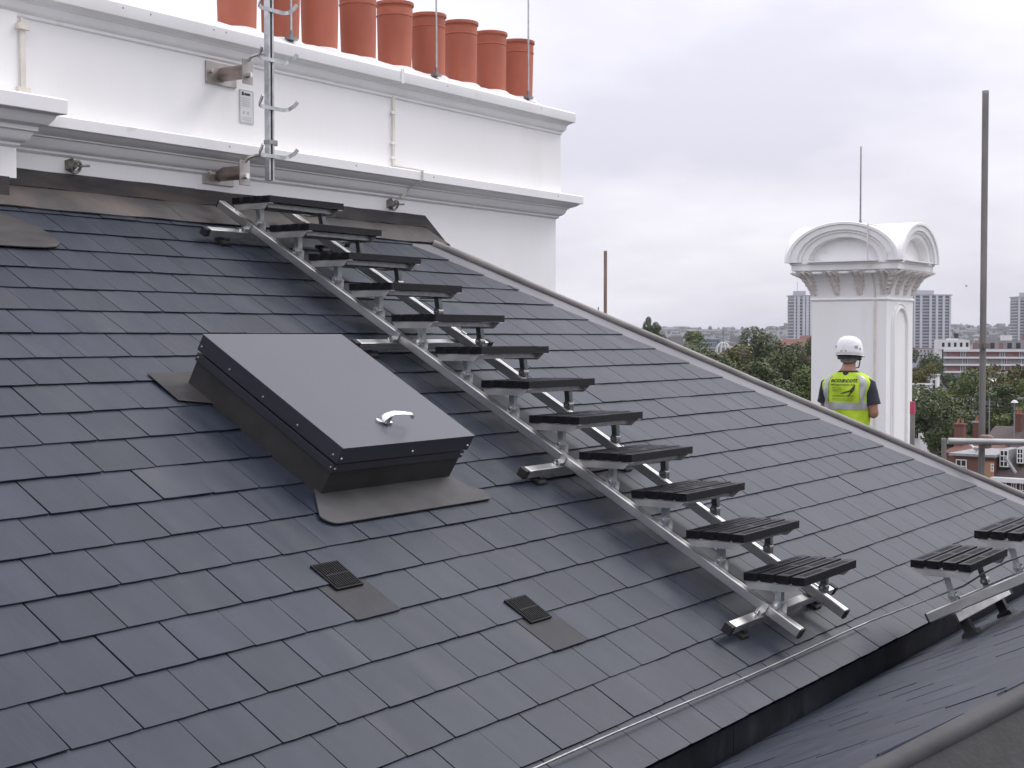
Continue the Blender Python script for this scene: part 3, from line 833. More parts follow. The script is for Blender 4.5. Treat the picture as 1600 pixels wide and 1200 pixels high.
# local origin at s=1.81, t=-.535
def hb(mb, x0, x1, y0, y1, z0, z1): return mb.bb(x0, x1, y0, y1, z0, z1)
K = .432
mb = MB(); q0, q1 = K + .002, K + .004
mb.loft([[Vector((sx * (q0 if z < .05 else q1), sy * (q0 if z < .05 else q1), z)) for sx, sy in ((-1, -1), (1, -1), (1, 1), (-1, 1))] for z in (-.01, .142)])
mb.build('kerb', M['kerb'], hat)
mb = MB(); hb(mb, -K - .011, K + .011, -K - .012, K + .011, .128, .166); col_ = mb.build('collar', M['hatch_shaded'], hat, bevel=.002)
mb = MB(); hb(mb, -K + .01, K - .01, -K + .01, K - .01, .166, .178); mb.build('seal', M['rubber'], hat)
LD = .448
mb = MB(); hb(mb, -LD, LD, -LD - .005, LD, .176, .249); lid = mb.build('lid', M['hatch_shaded'], hat, bevel=.002)
mb = MB(); hb(mb, -LD - .0015, LD + .0015, -LD - .0065, LD + .0015, .2492, .2515); mb.build('lid_panel', M['hatch'], lid)  # thin top sheet carrying the lighter, lit tone of the paint
scm = MB(); scm.lathe([(.0, .004), (.005, .003), (.006, 0)], n=10); sco = scm.build('screw', M['chrome'], lid)
scme = sco.data; bpy.data.objects.remove(sco)
for y in (-.42, -.20, .02, .24, .43):
    inst('screw', scme, lid, (-LD, y, .20), (0, -math.pi / 2, 0))
for x in (-.43, .03, .43):
    inst('screw', scme, lid, (x, -LD - .005, .20), (math.pi / 2, 0, 0))
for y in (-.43, .43):
    inst('screw', scme, col_, (-K - .011, y, .147), (0, -math.pi / 2, 0))
for x in (-.43, .43):
    inst('screw', scme, col_, (x, -K - .012, .147), (math.pi / 2, 0, 0))
# chrome lever handle
hx, hy = -.02, -.323
han = MB()
han.prism([(-.036, -.014), (.036, -.014), (.042, 0), (.036, .014), (-.036, .014), (-.042, 0)], (hx - .012, hy + .024, .2516), (.97, -.24, 0), (.24, .97, 0), (0, 0, 1), 0, .009)
rings = []
for (dx, dy, z, w_, t_) in ((-.03, .03, .258, .020, .015), (-.018, .022, .283, .018, .013), (.008, .012, .303, .015, .0095), (.05, .0, .310, .014, .008), (.098, -.012, .312, .013, .007), (.108, -.0145, .306, .0125, .008), (.110, -.015, .292, .012, .006)):
    c = Vector((hx + dx, hy + dy, z)); sd = Vector((.2, .98, 0)); up3 = Vector((0, 0, 1)) if dx < .1 else Vector((1, 0, .3)).normalized()
    rings.append([c + sd * w_ + up3 * t_ * .3, c + sd * w_ * .5 + up3 * t_, c - sd * w_ * .5 + up3 * t_, c - sd * w_ + up3 * t_ * .3, c - sd * w_ * .6 - up3 * t_ * .6, c + sd * w_ * .6 - up3 * t_ * .6])
han.loft(rings)
han.tube([(hx - .012, hy + .01, .255), (hx - .004, hy + .012, .295)], .012, 10)
han.build('handle', M['chrome'], lid, smooth=50)
# flashing round the kerb: front apron with rounded corners, back gutter, side soakers
mb = MB(); xs0, xs1, yt, yb = 1.238 - 1.81, 2.352 - 1.81, .06, -(.094 + .535)
pl = [(xs0 + .13, -.40), (xs1 - .10, -.40), (xs1 - .06, -.535), (xs1, -.555)]
for k in range(7): a = -math.pi / 2 * k / 6; pl.append((xs1 - .03 + .03 * math.cos(a), yb + .03 + .03 * math.sin(a)))
for k in range(7): a = -math.pi / 2 - math.pi / 2 * k / 6; pl.append((xs0 + .06 + .06 * math.cos(a), yb + .06 + .06 * math.sin(a)))
mb.prism(pl, (0, 0, 0), (1, 0, 0), (0, 1, 0), (0, 0, 1), .0155, .0215)
mb.build('apron', M['apron'], hat)
mb = MB(); mb.prism([(-.60, .30), (-.42, .26), (-.42, .45), (.42, .45), (.42, .3), (.56, .33), (.56, .52), (-.60, .52)], (0, 0, 0), (1, 0, 0), (0, 1, 0), (0, 0, 1), .0165, .0195)
mb.build('back_gutter', M['lead'], hat)

# ================================================================== stair treads and roof stairs
# one tread prototype mesh set: x across (slat length), y down-slope horizontal, z up; origin at front (nosing) left top corner
TW, TD, SLW = .632, .292, .060
def slat_mesh(name='slat'):
    mb = MB(); w = SLW
    mb.bb(0, TW, 0, w, -.036, -.009)
    mb.bb(0, TW, 0, .014, -.009, 0); mb.bb(0, TW, w - .014, w, -.009, 0)
    xs = [.05 + g0 + .024 * q for g0 in (0, .285) for q in range(10)]   # two groups of short anti-slip slots
    prev = 0.0
    for x in xs + [TW]:
        if x - prev > .002: mb.bb(prev, x, .014, w - .014, -.009, 0)
        prev = x + .012
    o = mb.build(name, M['plastic'], None); me = o.data; bpy.data.objects.remove(o); return me
SLAT = slat_mesh()
def prof_mesh(build, name, m, **kw):
    mb = MB(); build(mb); o = mb.build(name, M[m], None, **kw); me = o.data; bpy.data.objects.remove(o); return me
def bk(mb):                                          # side angle under the slats, with tapered ends
    mb.prism([(.012, 0), (TD - .002, 0), (TD - .02, -.034), (.05, -.034)], (0, 0, -.038), (0, 1, 0), (0, 0, 1), (1, 0, 0), 0, .005)
    mb.bb(0, .034, .012, TD - .002, -.042, -.0375)
BRK = prof_mesh(bk, 'side_bracket', 'alu_dull')
def cr(mb):
    mb.bb(.04, TW - .04, .055, .085, -.062, -.0375); mb.bb(.04, TW - .04, TD - .085, TD - .055, -.062, -.0375)
CRS = prof_mesh(cr, 'cross_member', 'steel_leg')
def tread(parent, o, xdir, ydir, legs, gus=True, legm='steel_leg'):
    """o: nosing corner in the parent's local frame, xdir across, ydir from the nosing to the back; legs: list of (x, foot point)"""
    zdir = Vector((0, 0, 0))
    z = xdir.cross(ydir).normalized()
    if z.dot(ZL) < 0: z = -z
    mt = Matrix((( xdir.x, ydir.x, z.x, o.x), (xdir.y, ydir.y, z.y, o.y), (xdir.z, ydir.z, z.z, o.z), (0, 0, 0, 1)))
    tr = bpy.data.objects.new('tread', None); COL.objects.link(tr); tr.parent = parent; tr.matrix_local = mt; tr.empty_display_size = .05
    for k in range(4):
        inst('slat', SLAT, tr, (0.004 * ((k * 7) % 3 - 1), (TD - SLW) / 3 * k, 0.0008 * ((k * 5) % 3)))
    inst('side_bracket', BRK, tr, (.004, 0, 0)); inst('side_bracket', BRK, tr, (TW - .038, 0, 0))
    inst('cross_member', CRS, tr)
    inv = mt.inverted()
    for (x, foot, mname) in legs:
        f_ = inv @ foot
        top = Vector((x, TD * .5, -.040))
        mb = MB(); dirv = (f_ - top); ln_ = dirv.length; dirv.normalize()
        sx = Vector((1, 0, 0)); sy = dirv.cross(sx).normalized()
        mb.box((top + f_) / 2, (.006, .030, ln_), (sx, sy, dirv))
        mb.box((top + f_) / 2 + sx * .016 + sy * .013, (.030, .005, ln_), (sx, sy, dirv))
        mb.tube([f_ - sx * .014 - dirv * .035, f_ + sx * .03 - dirv * .035], .020, 12)
        lo = mb.build('leg', M[mname], tr)
        mb = MB(); mb.tube([f_ - sx * .022 - dirv * .035, f_ + sx * .04 - dirv * .035], .009, 6)
        mb.build('bolt', M['chrome'], tr)
    return tr, mt
st1 = thing('roof_stair', 'long stair of twelve black slatted treads on aluminium rails running down the slates', 'stair', W(3.3, 1.4), (PHI, 0, 0), local=True)
oS = Vector((3.3, -1.4, 0))
def LS(s, t, h=0.0): return Vector((s, -t, h)) - oS
ZL = to_l @ Vector((0, 0, 1))
HXl = to_l @ Vector((1, 0, 0)); HYl = to_l @ Vector((0, 1, 0))
SN, SF = 3.028, 3.572                               # rail centres
RH = .112                                           # rail centre height
def rail(parent, p0, p1, w, hgt, upn, m='alu'):
    mb = MB(); t = (p1 - p0).normalized(); sd = t.cross(upn).normalized()
    c = w * .10
    poly = [(-w / 2 + c, -hgt / 2), (w / 2 - c, -hgt / 2), (w / 2, -hgt / 2 + c), (w / 2, hgt / 2 - c), (w / 2 - c, hgt / 2), (.004, hgt / 2), (.003, hgt / 2 - .005), (-.003, hgt / 2 - .005), (-.004, hgt / 2), (-w / 2 + c, hgt / 2), (-w / 2, hgt / 2 - c), (-w / 2, -hgt / 2 + c)]
    mb.prism(poly, p0, sd, upn, t, 0, (p1 - p0).length)
    r_ = mb.build('rail', M[m], parent)
    mb = MB()
    for p, s_ in ((p0, -1), (p1, 1)):
        poly2 = [(x * 1.04, y * 1.04) for x, y in ((-w / 2 + c, -hgt / 2), (w / 2 - c, -hgt / 2), (w / 2, -hgt / 2 + c), (w / 2, hgt / 2 - c), (w / 2 - c, hgt / 2), (-w / 2 + c, hgt / 2), (-w / 2, hgt / 2 - c), (-w / 2, -hgt / 2 + c))]
        m2 = MB(); m2.prism(poly2, p, sd, upn, t, -.004 if s_ > 0 else .004, s_ * .005); m2.build('end_cap', M['rubber'], r_)
    return r_
NZ = Vector((0, 0, 1))
for s in (SN, SF): rail(st1, LS(s, -2.73, RH), LS(s, 1.43, RH), .044, .046, NZ)
for tb in (-2.44, -1.20, .0, 1.235):                # cross bars, rubber feet, clamps
    h0 = .064
    mb = MB(); mb.box(LS((2.70 + 3.86) / 2, tb, h0), (1.14, .042, .042)); bo = mb.build('cross_bar', M['alu'], st1, bevel=.003)
    for s in (2.705, 3.865):
        mb = MB(); mb.box(LS(s + (-.016 if s < 3 else .016), tb, h0), (.034, .045, .045)); mb.build('end_cap', M['rubber'], bo, bevel=.003)
    for s in (2.84, 3.68):
        mb = MB(); p = LS(s, tb + .01, 0)
        mb.loft([[p + Vector((x * w_, y * w_, z)) for x, y in ((-1, -1), (1, -1), (1, 1), (-1, 1))] for w_, z in ((.036, .010), (.034, .022), (.022, .03), (.021, .044))])
        mb.build('foot', M['rubber'], bo)
    for s in (SN - .075, SF + .07):
        mb = MB(); mb.tube([LS(s, tb, h0 + .018), LS(s, tb, h0 + .05)], .007, 8); mb.tube([LS(s, tb, h0 + .021), LS(s, tb, h0 + .033)], .014, 6); mb.build('bolt', M['chrome'], bo)
        mb = MB(); mb.box(LS(s + (.035 if s < 3.3 else -.035), tb, h0 + .032), (.05, .034, .02)); mb.box(LS(s + (.048 if s < 3.3 else -.048), tb, h0 + .052), (.012, .034, .05)); mb.build('clamp', M['alu_dull'], bo, bevel=.002)
for i in range(12):
    tf = 1.336 - .3352 * i
    fr_ = W(3.6 - TW, tf, .357)                      # nosing left corner in the world
    o_l = to_l @ (fr_ - T0) - oS
    midY = TD * .5
    fl = LS(SN + .005, 0, 0)
    legs = []
    for (x, sR, mname) in ((.055, SN, 'galv'), (TW - .055, SF, 'steel_leg')):
        pw = fr_ + Vector((x, midY, 0))
        tl = (-(pw - T0)).dot(UP)                    # t of the leg's head
        foot = LS(sR + .018, tl + .075, RH + .012)
        legs.append((x, foot, mname))
    tr, tmt = tread(st1, o_l, HXl, HYl, legs)
    # gusset plates welded to the rails
    for (sR, sgn) in ((SN, 1),):
        pw = fr_ + Vector((.3, midY, 0)); tl = (-(pw - T0)).dot(UP)
        mb = MB(); q = LS(sR + sgn * .028, tl + .08, RH)
        mb.prism([(-.095, -.02), (.055, -.02), (.016, .06), (-.010, .06)], q, (0, -1, 0), (0, 0, 1), (1, 0, 0), -.002, .002)
        g_ = mb.build('gusset', M['alu_dull'], tr)
        g_.matrix_local = tmt.inverted()

# second stair, climbing the opposite slope
st2 = thing('roof_stair', 'short second stair of black slatted treads at the right edge, rising from the valley', 'stair', W2(7.1, .3), (TH2, 0, math.pi), local=True)
o2 = Vector((-7.1, .3, 0))
def L2(x, t, h=0.0): return Vector((-x, t, h)) - o2
def wl2(p): return R2 @ (p - V0) - o2
ZL = R2 @ Vector((0, 0, 1))
XN, XF = 6.93, 7.47
for x in (XN, XF): rail(st2, L2(x, .31, .165), L2(x, 2.2, .165), .05, .05, NZ, 'alu_dull')
for tb in (.46, 1.55):
    mb = MB(); mb.box(L2(7.26, tb, .116), (.9, .042, .042)); bo = mb.build('cross_bar', M['alu'], st2, bevel=.003)
    for x in (6.81, 7.71):
        mb = MB(); mb.box(L2(x + (-.014 if x < 7 else .014), tb, .116), (.03, .045, .045)); mb.build('end_cap', M['rubber'], bo)
    for x in (6.95, 7.55):
        mb = MB(); p = L2(x, tb, 0); mb.loft([[p + Vector((a * w_, b_ * w_, z)) for a, b_ in ((-1, -1), (1, -1), (1, 1), (-1, 1))] for w_, z in ((.042, .012), (.036, .03), (.022, .04), (.021, .095))])
        mb.build('foot', M['rubber'], bo)
for i in range(4):
    fr_ = Vector((6.88, 2.30 - .305 * i, -1.085 + .165 * i))
    xd, yd = R2 @ Vector((1, 0, 0)), R2 @ Vector((0, -1, 0))
    legs = []
    for (x, xR, mname) in ((.055, XN, 'galv'), (TW - .055, XF, 'steel_leg')):
        pw = fr_ + Vector((x, -TD / 2, 0)); tl = (pw - V0).dot(UP2)
        legs.append((x, L2(xR + .01, tl - .05, .18), mname))
    tread(st2, wl2(fr_), xd, yd, legs)

# safety cable along the eaves
cb = MB(); pts = []
for i in range(17):
    k = i / 16; x = 1.2 + 5.7 * k
    pts.append(Vector((x, 2.560 - .048 * k, -1.392 - .026 * k + .004 * math.sin(i * .9))))
pts += [at(1505, 916, 6.95), at(1540, 894, 6.8), at(1572, 878, 6.7), at(1600, 867, 6.6), at(1720, 820, 6.5), at(1900, 760, 6.4)]
cb.tube(pts, .0048, 8)
tag(cb.build('steel_cable', M['steel_leg'], smooth=60), 'thin grey steel cable stretched along the eaves above the valley', 'cable')

# ================================================================== ornate white chimney beyond the hip
NC = at(1385, 525.17, 17.5); NC.z = 0
SW = .96
CX0, CY0 = NC.x + SW / 2, NC.y + SW / 2
oc = thing('ornate_chimney', 'tall ornate white chimney with arched cap and carved capital behind the worker', 'chimney', (CX0, CY0, -2))
mb = MB()
mb.bb(CX0 - SW / 2, CX0 + SW / 2, CY0 - SW / 2, CY0 + SW / 2, -4.5, .47)
mb.build('shaft', M['render'], oc)
def sq(h, z): return [Vector((CX0 + a * h, CY0 + b_ * h, z)) for a, b_ in ((-1, -1), (1, -1), (1, 1), (-1, 1))]
mb = MB(); mb.loft([sq(h, z) for h, z in ((.478, .43), (.492, .436), (.500, .45), (.492, .464), (.482, .47))]); mb.build('neck_moulding', M['render_trim'], oc)
cap_prof = [(.478, .47), (.482, .52), (.492, .58), (.512, .64), (.545, .70), (.585, .745), (.625, .775), (.632, .785), (.632, .80)]
mb = MB(); mb.loft([sq(h, z) for h, z in cap_prof]); mb.build('capital', M['render_trim'], oc, smooth=30)
mb = MB(); mb.loft([sq(h, z) for h, z in ((.640, .80), (.668, .804), (.672, .812), (.672, .872), (.684, .880), (.688, .888), (.688, .906), (.66, .912))]); mb.build('abacus', M['render_trim'], oc)
def prof_h(z):
    for (h0, z0), (h1, z1) in zip(cap_prof, cap_prof[1:]):
        if z <= z1: return h0 + (h1 - h0) * (z - z0) / (z1 - z0)
    return .632
for fc in range(4):
    rm = Matrix.Rotation(fc * math.pi / 2, 3, 'Z')
    tf_ = lambda u, out, z: Vector((CX0, CY0, 0)) + rm @ Vector((u, -out, 0)) + Vector((0, 0, z))
    for j in range(4):
        u = -.44 + .29 * j
        rings = []
        for z, w_, t_ in ((.505, .022, .012), (.53, .034, .018), (.555, .03, .016), (.58, .046, .024), (.605, .034, .022), (.63, .058, .03), (.655, .04, .026), (.68, .062, .032), (.71, .046, .03), (.735, .064, .04), (.76, .055, .055), (.785, .038, .06), (.797, .02, .045)):
            w_ *= 1.3; t_ *= 1.35
            sc_ = 1 + .16 * (z - .5) / .3
            uu = u * sc_
            rings.append([tf_(uu - w_, prof_h(z) - .01, z), tf_(uu - w_ * .8, prof_h(z) + t_ * .9, z), tf_(uu - w_ * .25, prof_h(z) + t_ * .8, z), tf_(uu, prof_h(z) + t_ * 1.7, z), tf_(uu + w_ * .25, prof_h(z) + t_ * .8, z), tf_(uu + w_ * .8, prof_h(z) + t_ * .9, z), tf_(uu + w_, prof_h(z) - .01, z)])
        mb = MB(); mb.loft(rings); mb.build('carved_leaf', M['carved'], oc, smooth=25)
        mb = MB(); uu = (u + .145) * 1.17
        if j < 3:
            mb.tube([tf_(uu - .065, .632, .776), tf_(uu - .05, .642, .776), tf_(uu + .05, .642, .776), tf_(uu + .065, .632, .776)], [.012, .022, .022, .012], 8)
            mb.build('egg_moulding', M['render_trim'], oc, smooth=50)
    # tall round-headed panel moulding on the shaft
    mb = MB(); pw = .25; zc_ = .10
    pts = [(-pw, -4.0), (-pw, zc_)] + [(-pw * math.cos(a), zc_ + pw * math.sin(a)) for a in [math.pi * k / 14 for k in range(1, 14)]] + [(pw, zc_), (pw, -4.0)]
    if fc % 2 == 0:
        mb.tube([tf_(u_, SW / 2 + .004, z_) for u_, z_ in pts], .026, 8); 
        mb.tube([tf_(u_ * 1.22, SW / 2 + .002, zc_ + (z_ - zc_) * 1.22 if z_ > zc_ else z_) for u_, z_ in pts], .013, 6)
        mb.build('arched_panel', M['render_trim'], oc, smooth=50)
# cross-vaulted cap: two elliptical barrels with stepped arch faces
AW, AH, AZ = .725, .485, .905
def arc(k, n=32): return [(AW * k * math.cos(math.pi * i / n), AH * k * math.sin(math.pi * i / n) * (1 if k == 1 else 1)) for i in range(n + 1)]
for ax in range(2):
    rm = Matrix.Rotation(ax * math.pi / 2, 3, 'Z')
    tf_ = lambda u, v, z: Vector((CX0, CY0, AZ)) + rm @ Vector((u, v, 0)) + Vector((0, 0, z))
    mb = MB(); hl = .735
    for sgn in (-1, 1):
        mb.loft([[tf_(u, sgn * (hl if q else min(hl, abs(u))), z) for u, z in arc(1.0)] for q in (0, 1)], closed=False)
    for sgn in (-1, 1):
        steps = [(1.0, hl), (.985, hl + .012), (.93, hl + .012), (.915, hl - .004), (.80, hl - .006), (.785, hl - .03), (.735, hl - .03), (.72, hl - .05), (.62, hl - .052), (.61, hl - .16)]
        mb.loft([[tf_(u, sgn * v, z) for u, z in arc(k)] for k, v in steps], closed=False)
        a_ = arc(.61); mb.add([tf_(u, sgn * (hl - .16), z) for u, z in a_], [tuple(range(len(a_)))])
    mb.build('vault', M['render_trim'], oc, smooth=28, fix=False)
    for sgn in (-1, 1):
        mb = MB(); mb.box(tf_(0, sgn * (hl - .08), .004), (.9, .17, .012) if ax == 0 else (.17, .9, .012)); mb.build('arch_sill', M['render_trim'], oc)
tapeX = CX0 - SW / 2
for z0, z1, out in ((-3.5, .43, SW / 2), (.80, .88, .675)):
    mb = MB(); mb.bb(CX0 - out - .012, CX0 - out, CY0 - SW / 2 + .13, CY0 - SW / 2 + .16, z0, z1); mb.build('conductor_tape', M['stain'], oc)
mb = MB(); mb.tube([(CX0 - h - .006, CY0 - SW / 2 + .145, z) for h, z in cap_prof] , .012, 6); mb.build('conductor_cable', M['stain'], oc)
yy = CY0 - SW / 2 + .145; dz_ = AH * math.sqrt(max(0, 1 - ((yy - CY0) / AW) ** 2))
mb = MB(); mb.tube([(CX0 - .75, yy, .90), (CX0 - .752, yy, AZ + dz_ * .6), (CX0 - .745, yy, AZ + dz_ + .006), (CX0 - .3, yy, AZ + dz_ + .01), (CX0, CY0, AZ + AH + .012)], .009, 6); mb.build('conductor_cable', M['stain'], oc)
rd = thing('lightning_rod', 'thin lightning rod on top of the ornate white chimney', 'lightning rod', (CX0 - .1, CY0, 1.38))
mb = MB(); mb.tube([(CX0 - .1, CY0, 1.38), (CX0 - .1, CY0, 2.36)], [.012, .008], 8); mb.build('rod', M['steel_leg'], rd)
mb = MB(); mb.box((CX0 - .1, CY0, 1.392), (.1, .05, .02)); mb.tube([(CX0 - .1, CY0, 1.39), (CX0 - .1, CY0, 1.44)], .018, 8); mb.build('rod_base', M['steel_leg'], rd)

# ================================================================== scaffold tubes
def stube(name, lab, x, y0, y1, depth, m, r=.0242):
    p0, p1 = at(x, y0, depth), at(x, y1, depth)
    z0 = p1.z
    t_ = thing(name, lab, 'scaffold pole', (p0.x, p0.y, z0))
    mb = MB(); mb.tube([(p0.x, p0.y, z0), (p0.x, p0.y, p0.z)], r, 16, caps=False); mb.build('tube', M[m], t_, smooth=50)
    mb = MB(); mb.tube([(p0.x, p0.y, p0.z - .02), (p0.x, p0.y, p0.z + .001)], r * 1.04, 16); mb.build('tube_end', M['steel_leg'], t_, smooth=50)
    return t_, p0
sp, p0 = stube('scaffold_pole', 'tall grey scaffold pole standing against the sky at the right', 1540, 142, 900, 10.9, 'scaffold')
pc = at(1540, 690, 10.9)
mb = MB(); mb.box(pc, (.075, .075, .10)); mb.box(pc + CR * .03 + Vector((0, 0, .01)), (.05, .05, .06)); mb.build('coupler', M['scaffold_rust'], sp, bevel=.008)
pc2 = at(1540, 540, 10.9)
mb = MB(); mb.tube([pc2 - Vector((0, 0, .018)), pc2 + Vector((0, 0, .018))], .034, 12); mb.box(pc2 - CR * .036, (.03, .03, .03)); mb.build('coupler', M['scaffold'], sp)
lg = thing('scaffold_ledger', 'horizontal scaffold tube clamped to the tall pole above the red roofs', 'scaffold pole', at(1480, 690, 10.85))
mb = MB(); a_, b_ = at(1481, 689, 10.85), at(1760, 694, 10.85); mb.tube([a_, b_], .0242, 16); mb.build('tube', M['scaffold_light'], lg, smooth=50)
stube('scaffold_pole', 'short upright scaffold tube end poking above the hip under the ledger', 1475, 685, 1000, 15.0, 'scaffold', .0255)
sp2, p0 = stube('scaffold_pole', 'grey scaffold post with pink taped top beside the ornate chimney', 1426, 628, 1000, 15.5, 'scaffold', .026)
mb = MB(); mb.tube([(p0.x, p0.y, p0.z - .13), (p0.x, p0.y, p0.z + .004)], .029, 14); mb.build('tape_band', M['pink'], sp2, smooth=50)
stube('scaffold_pole', 'slim rusty scaffold pole rising behind the hip against the sky', 946, 392, 640, 21.0, 'scaffold_rust', .0245)
stube('scaffold_pole', 'tiny dark pipe stub peeping over the hip', 935, 480, 640, 14.0, 'steel_leg', .006)

# ================================================================== the worker
PD = 13.4
base = at(1326, 525.17, PD); base.z = -1.79
turn = rad(-31)                                      # facing away, turned a little to the right
fw_ = Vector((math.cos(YAW + turn), math.sin(YAW + turn), 0)); rt_ = Vector((fw_.y, -fw_.x, 0))
pers = thing('person', 'worker in white helmet and yellow reflective vest, seen from behind beyond the hip', 'person', base)
def P3(r, f, z): return base + rt_ * r + fw_ * f + Vector((0, 0, z))
FT = 1.79
def skin_body():
    V = [('pelvis', (0, 0, .93), .13), ('spine', (0, .0, 1.12), .125), ('chest', (0, -.01, 1.32), .14), ('neck0', (0, .0, 1.43), .075), ('neck', (0, .02, 1.50), .058), ('head', (.0, .035, 1.60), .085), ('crown', (0, .04, 1.69), .075)]
    idx = {k: i for i, (k, _, _) in enumerate(V)}
    E = [(0, 1), (1, 2), (2, 3), (3, 4), (4, 5), (5, 6)]
    vs = [c for _, c, _ in V]; rs = [r for _, _, r in V]
    def add(p, c, r): vs.append(c); rs.append(r); E.append((p, len(vs) - 1)); return len(vs) - 1
    nose = add(5, (0, .125, 1.575), .02)
    for sg_ in (-1, 1):
        sh = add(2, (sg_ * .175, -.005, 1.375), .062)
        if sg_ == 1: el = add(sh, (.255, -.02, 1.07), .047); wr = add(el, (.15, .215, 1.06), .03); pm = add(wr, (.10, .30, 1.07), .032); fd = Vector((-.35, .9, .1)).normalized()
        else: el = add(sh, (-.24, .03, 1.09), .047); wr = add(el, (-.12, .25, 1.08), .03); pm = add(wr, (-.06, .32, 1.08), .032); fd = Vector((.45, .85, .1)).normalized()
        sd_ = Vector((0, 0, 1))
        for q, (o_, l_) in enumerate(((.028, .075), (.010, .085), (-.009, .08), (-.027, .062))):
            a_ = add(pm, tuple(Vector(vs[pm]) + fd * .04 + sd_ * o_), .011)
            b2 = add(a_, tuple(Vector(vs[a_]) + fd * l_ * .5), .0095)
            add(b2, tuple(Vector(vs[b2]) + (fd * .6 + Vector((-sg_ * .7, 0, 0))).normalized() * l_ * .5), .0085)
        th_ = add(pm, tuple(Vector(vs[pm]) + Vector((-sg_ * .03, .01, .03))), .012)
        add(th_, tuple(Vector(vs[th_]) + fd * .035 + Vector((0, 0, .01))), .010)
        hp_ = add(0, (sg_ * .095, 0, .86), .098); kn = add(hp_, (sg_ * .105, .02, .48), .062); an_ = add(kn, (sg_ * .11, -.01, .09), .043)
        hl_ = add(an_, (sg_ * .11, .03, .045), .042); add(hl_, (sg_ * .12, .17, .035), .036)
    me = bpy.data.meshes.new('body'); me.from_pydata(vs, E, [])
    ob = bpy.data.objects.new('body', me); COL.objects.link(ob)
    md = ob.modifiers.new('skin', 'SKIN'); md.branch_smoothing = .4
    for i, r in enumerate(rs): me.skin_vertices[0].data[i].radius = (r, r); me.skin_vertices[0].data[i].use_root = (i == 0)
    sb_ = ob.modifiers.new('sub', 'SUBSURF'); sb_.levels = 2; sb_.render_levels = 2
    bpy.context.view_layer.update()
    m2 = bpy.data.meshes.new_from_object(ob.evaluated_get(bpy.context.evaluated_depsgraph_get()))
    bpy.data.objects.remove(ob, do_unlink=True)
    mb = MB(); mb.add([P3(*v.co) for v in m2.vertices], [tuple(p.vertices) for p in m2.polygons])
    return mb.build('body', M['skin'], pers, smooth=80)
skin_body()
def ell(c, rx, ry, n=28, tilt=0.0, pw=2.4):
    out = []
    for k in range(n):
        a_ = 2 * math.pi * k / n; ca, sa = math.cos(a_), math.sin(a_)
        e = 2 / pw
        x = rx * math.copysign(abs(ca) ** e, ca); y = ry * math.copysign(abs(sa) ** e, sa)
        out.append(P3(c[0] + x, c[1] + y, c[2] + tilt * x))
    return out
VR = [(.84, .195, .135, 0), (.95, .192, .132, 0), (1.08, .200, .132, 0), (1.2, .215, .136, -.005), (1.3, .230, .138, -.008), (1.36, .232, .128, -.008), (1.40, .212, .110, -.004), (1.435, .158, .095, 0), (1.458, .105, .086, .004)]
def vsurf(a_, z, off=0.0):
    for (z0, x0, y0, f0), (z1, x1, y1, f1) in zip(VR, VR[1:]):
        if z <= z1:
            k = (z - z0) / (z1 - z0); rx, ry, fc_ = x0 + (x1 - x0) * k, y0 + (y1 - y0) * k, f0 + (f1 - f0) * k
            ca, sa = math.cos(a_), math.sin(a_); e = 2 / 2.4
            fold = .006 * math.sin(a_ * 5 + z * 26) + .004 * math.sin(a_ * 11 - z * 37)
            return P3((rx + off + fold) * math.copysign(abs(ca) ** e, ca), fc_ + (ry + off + fold) * math.copysign(abs(sa) ** e, sa), z)
mb = MB(); zs = [.84 + (1.4549 - .84) * k / 26 for k in range(27)]
mb.loft([[vsurf(2 * math.pi * k / 44, z) for k in range(44)] for z in zs], caps=False)
vest = mb.build('vest', M['hivis'], pers, smooth=70)
mb = MB(); mb.loft([ell((0, .0, z), rx, ry) for z, rx, ry in ((1.40, .15, .098), (1.44, .12, .088), (1.466, .088, .078), (1.472, .08, .072))], caps=False); mb.build('collar', M['shirt'], pers, smooth=60)
def strip(fa, name='reflective_strip'):
    mb = MB(); rows_ = []
    for z in [fa[2] + (fa[3] - fa[2]) * k / 14 for k in range(15)]:
        k = (z - fa[2]) / (fa[3] - fa[2]); a0_ = fa[0] + (fa[4] - fa[0]) * k; a1_ = fa[1] + (fa[5] - fa[1]) * k
        rows_.append([vsurf(a0_ + (a1_ - a0_) * q / 4, z, .006) for q in range(5)])
    mb.loft(rows_, closed=False); return mb.build(name, M['tape'], vest, smooth=60)
# back of the body is at angle -90 degrees
mb = MB(); mb.loft([[vsurf(2 * math.pi * k / 44, z, .005) for k in range(44)] for z in (1.115, 1.14, 1.165, 1.18)], caps=False); mb.build('reflective_band', M['tape'], vest, smooth=60)
strip((rad(-52), rad(-36), 1.18, 1.43, rad(-56), rad(-34)))
strip((rad(-144), rad(-128), 1.18, 1.43, rad(-146), rad(-124)))
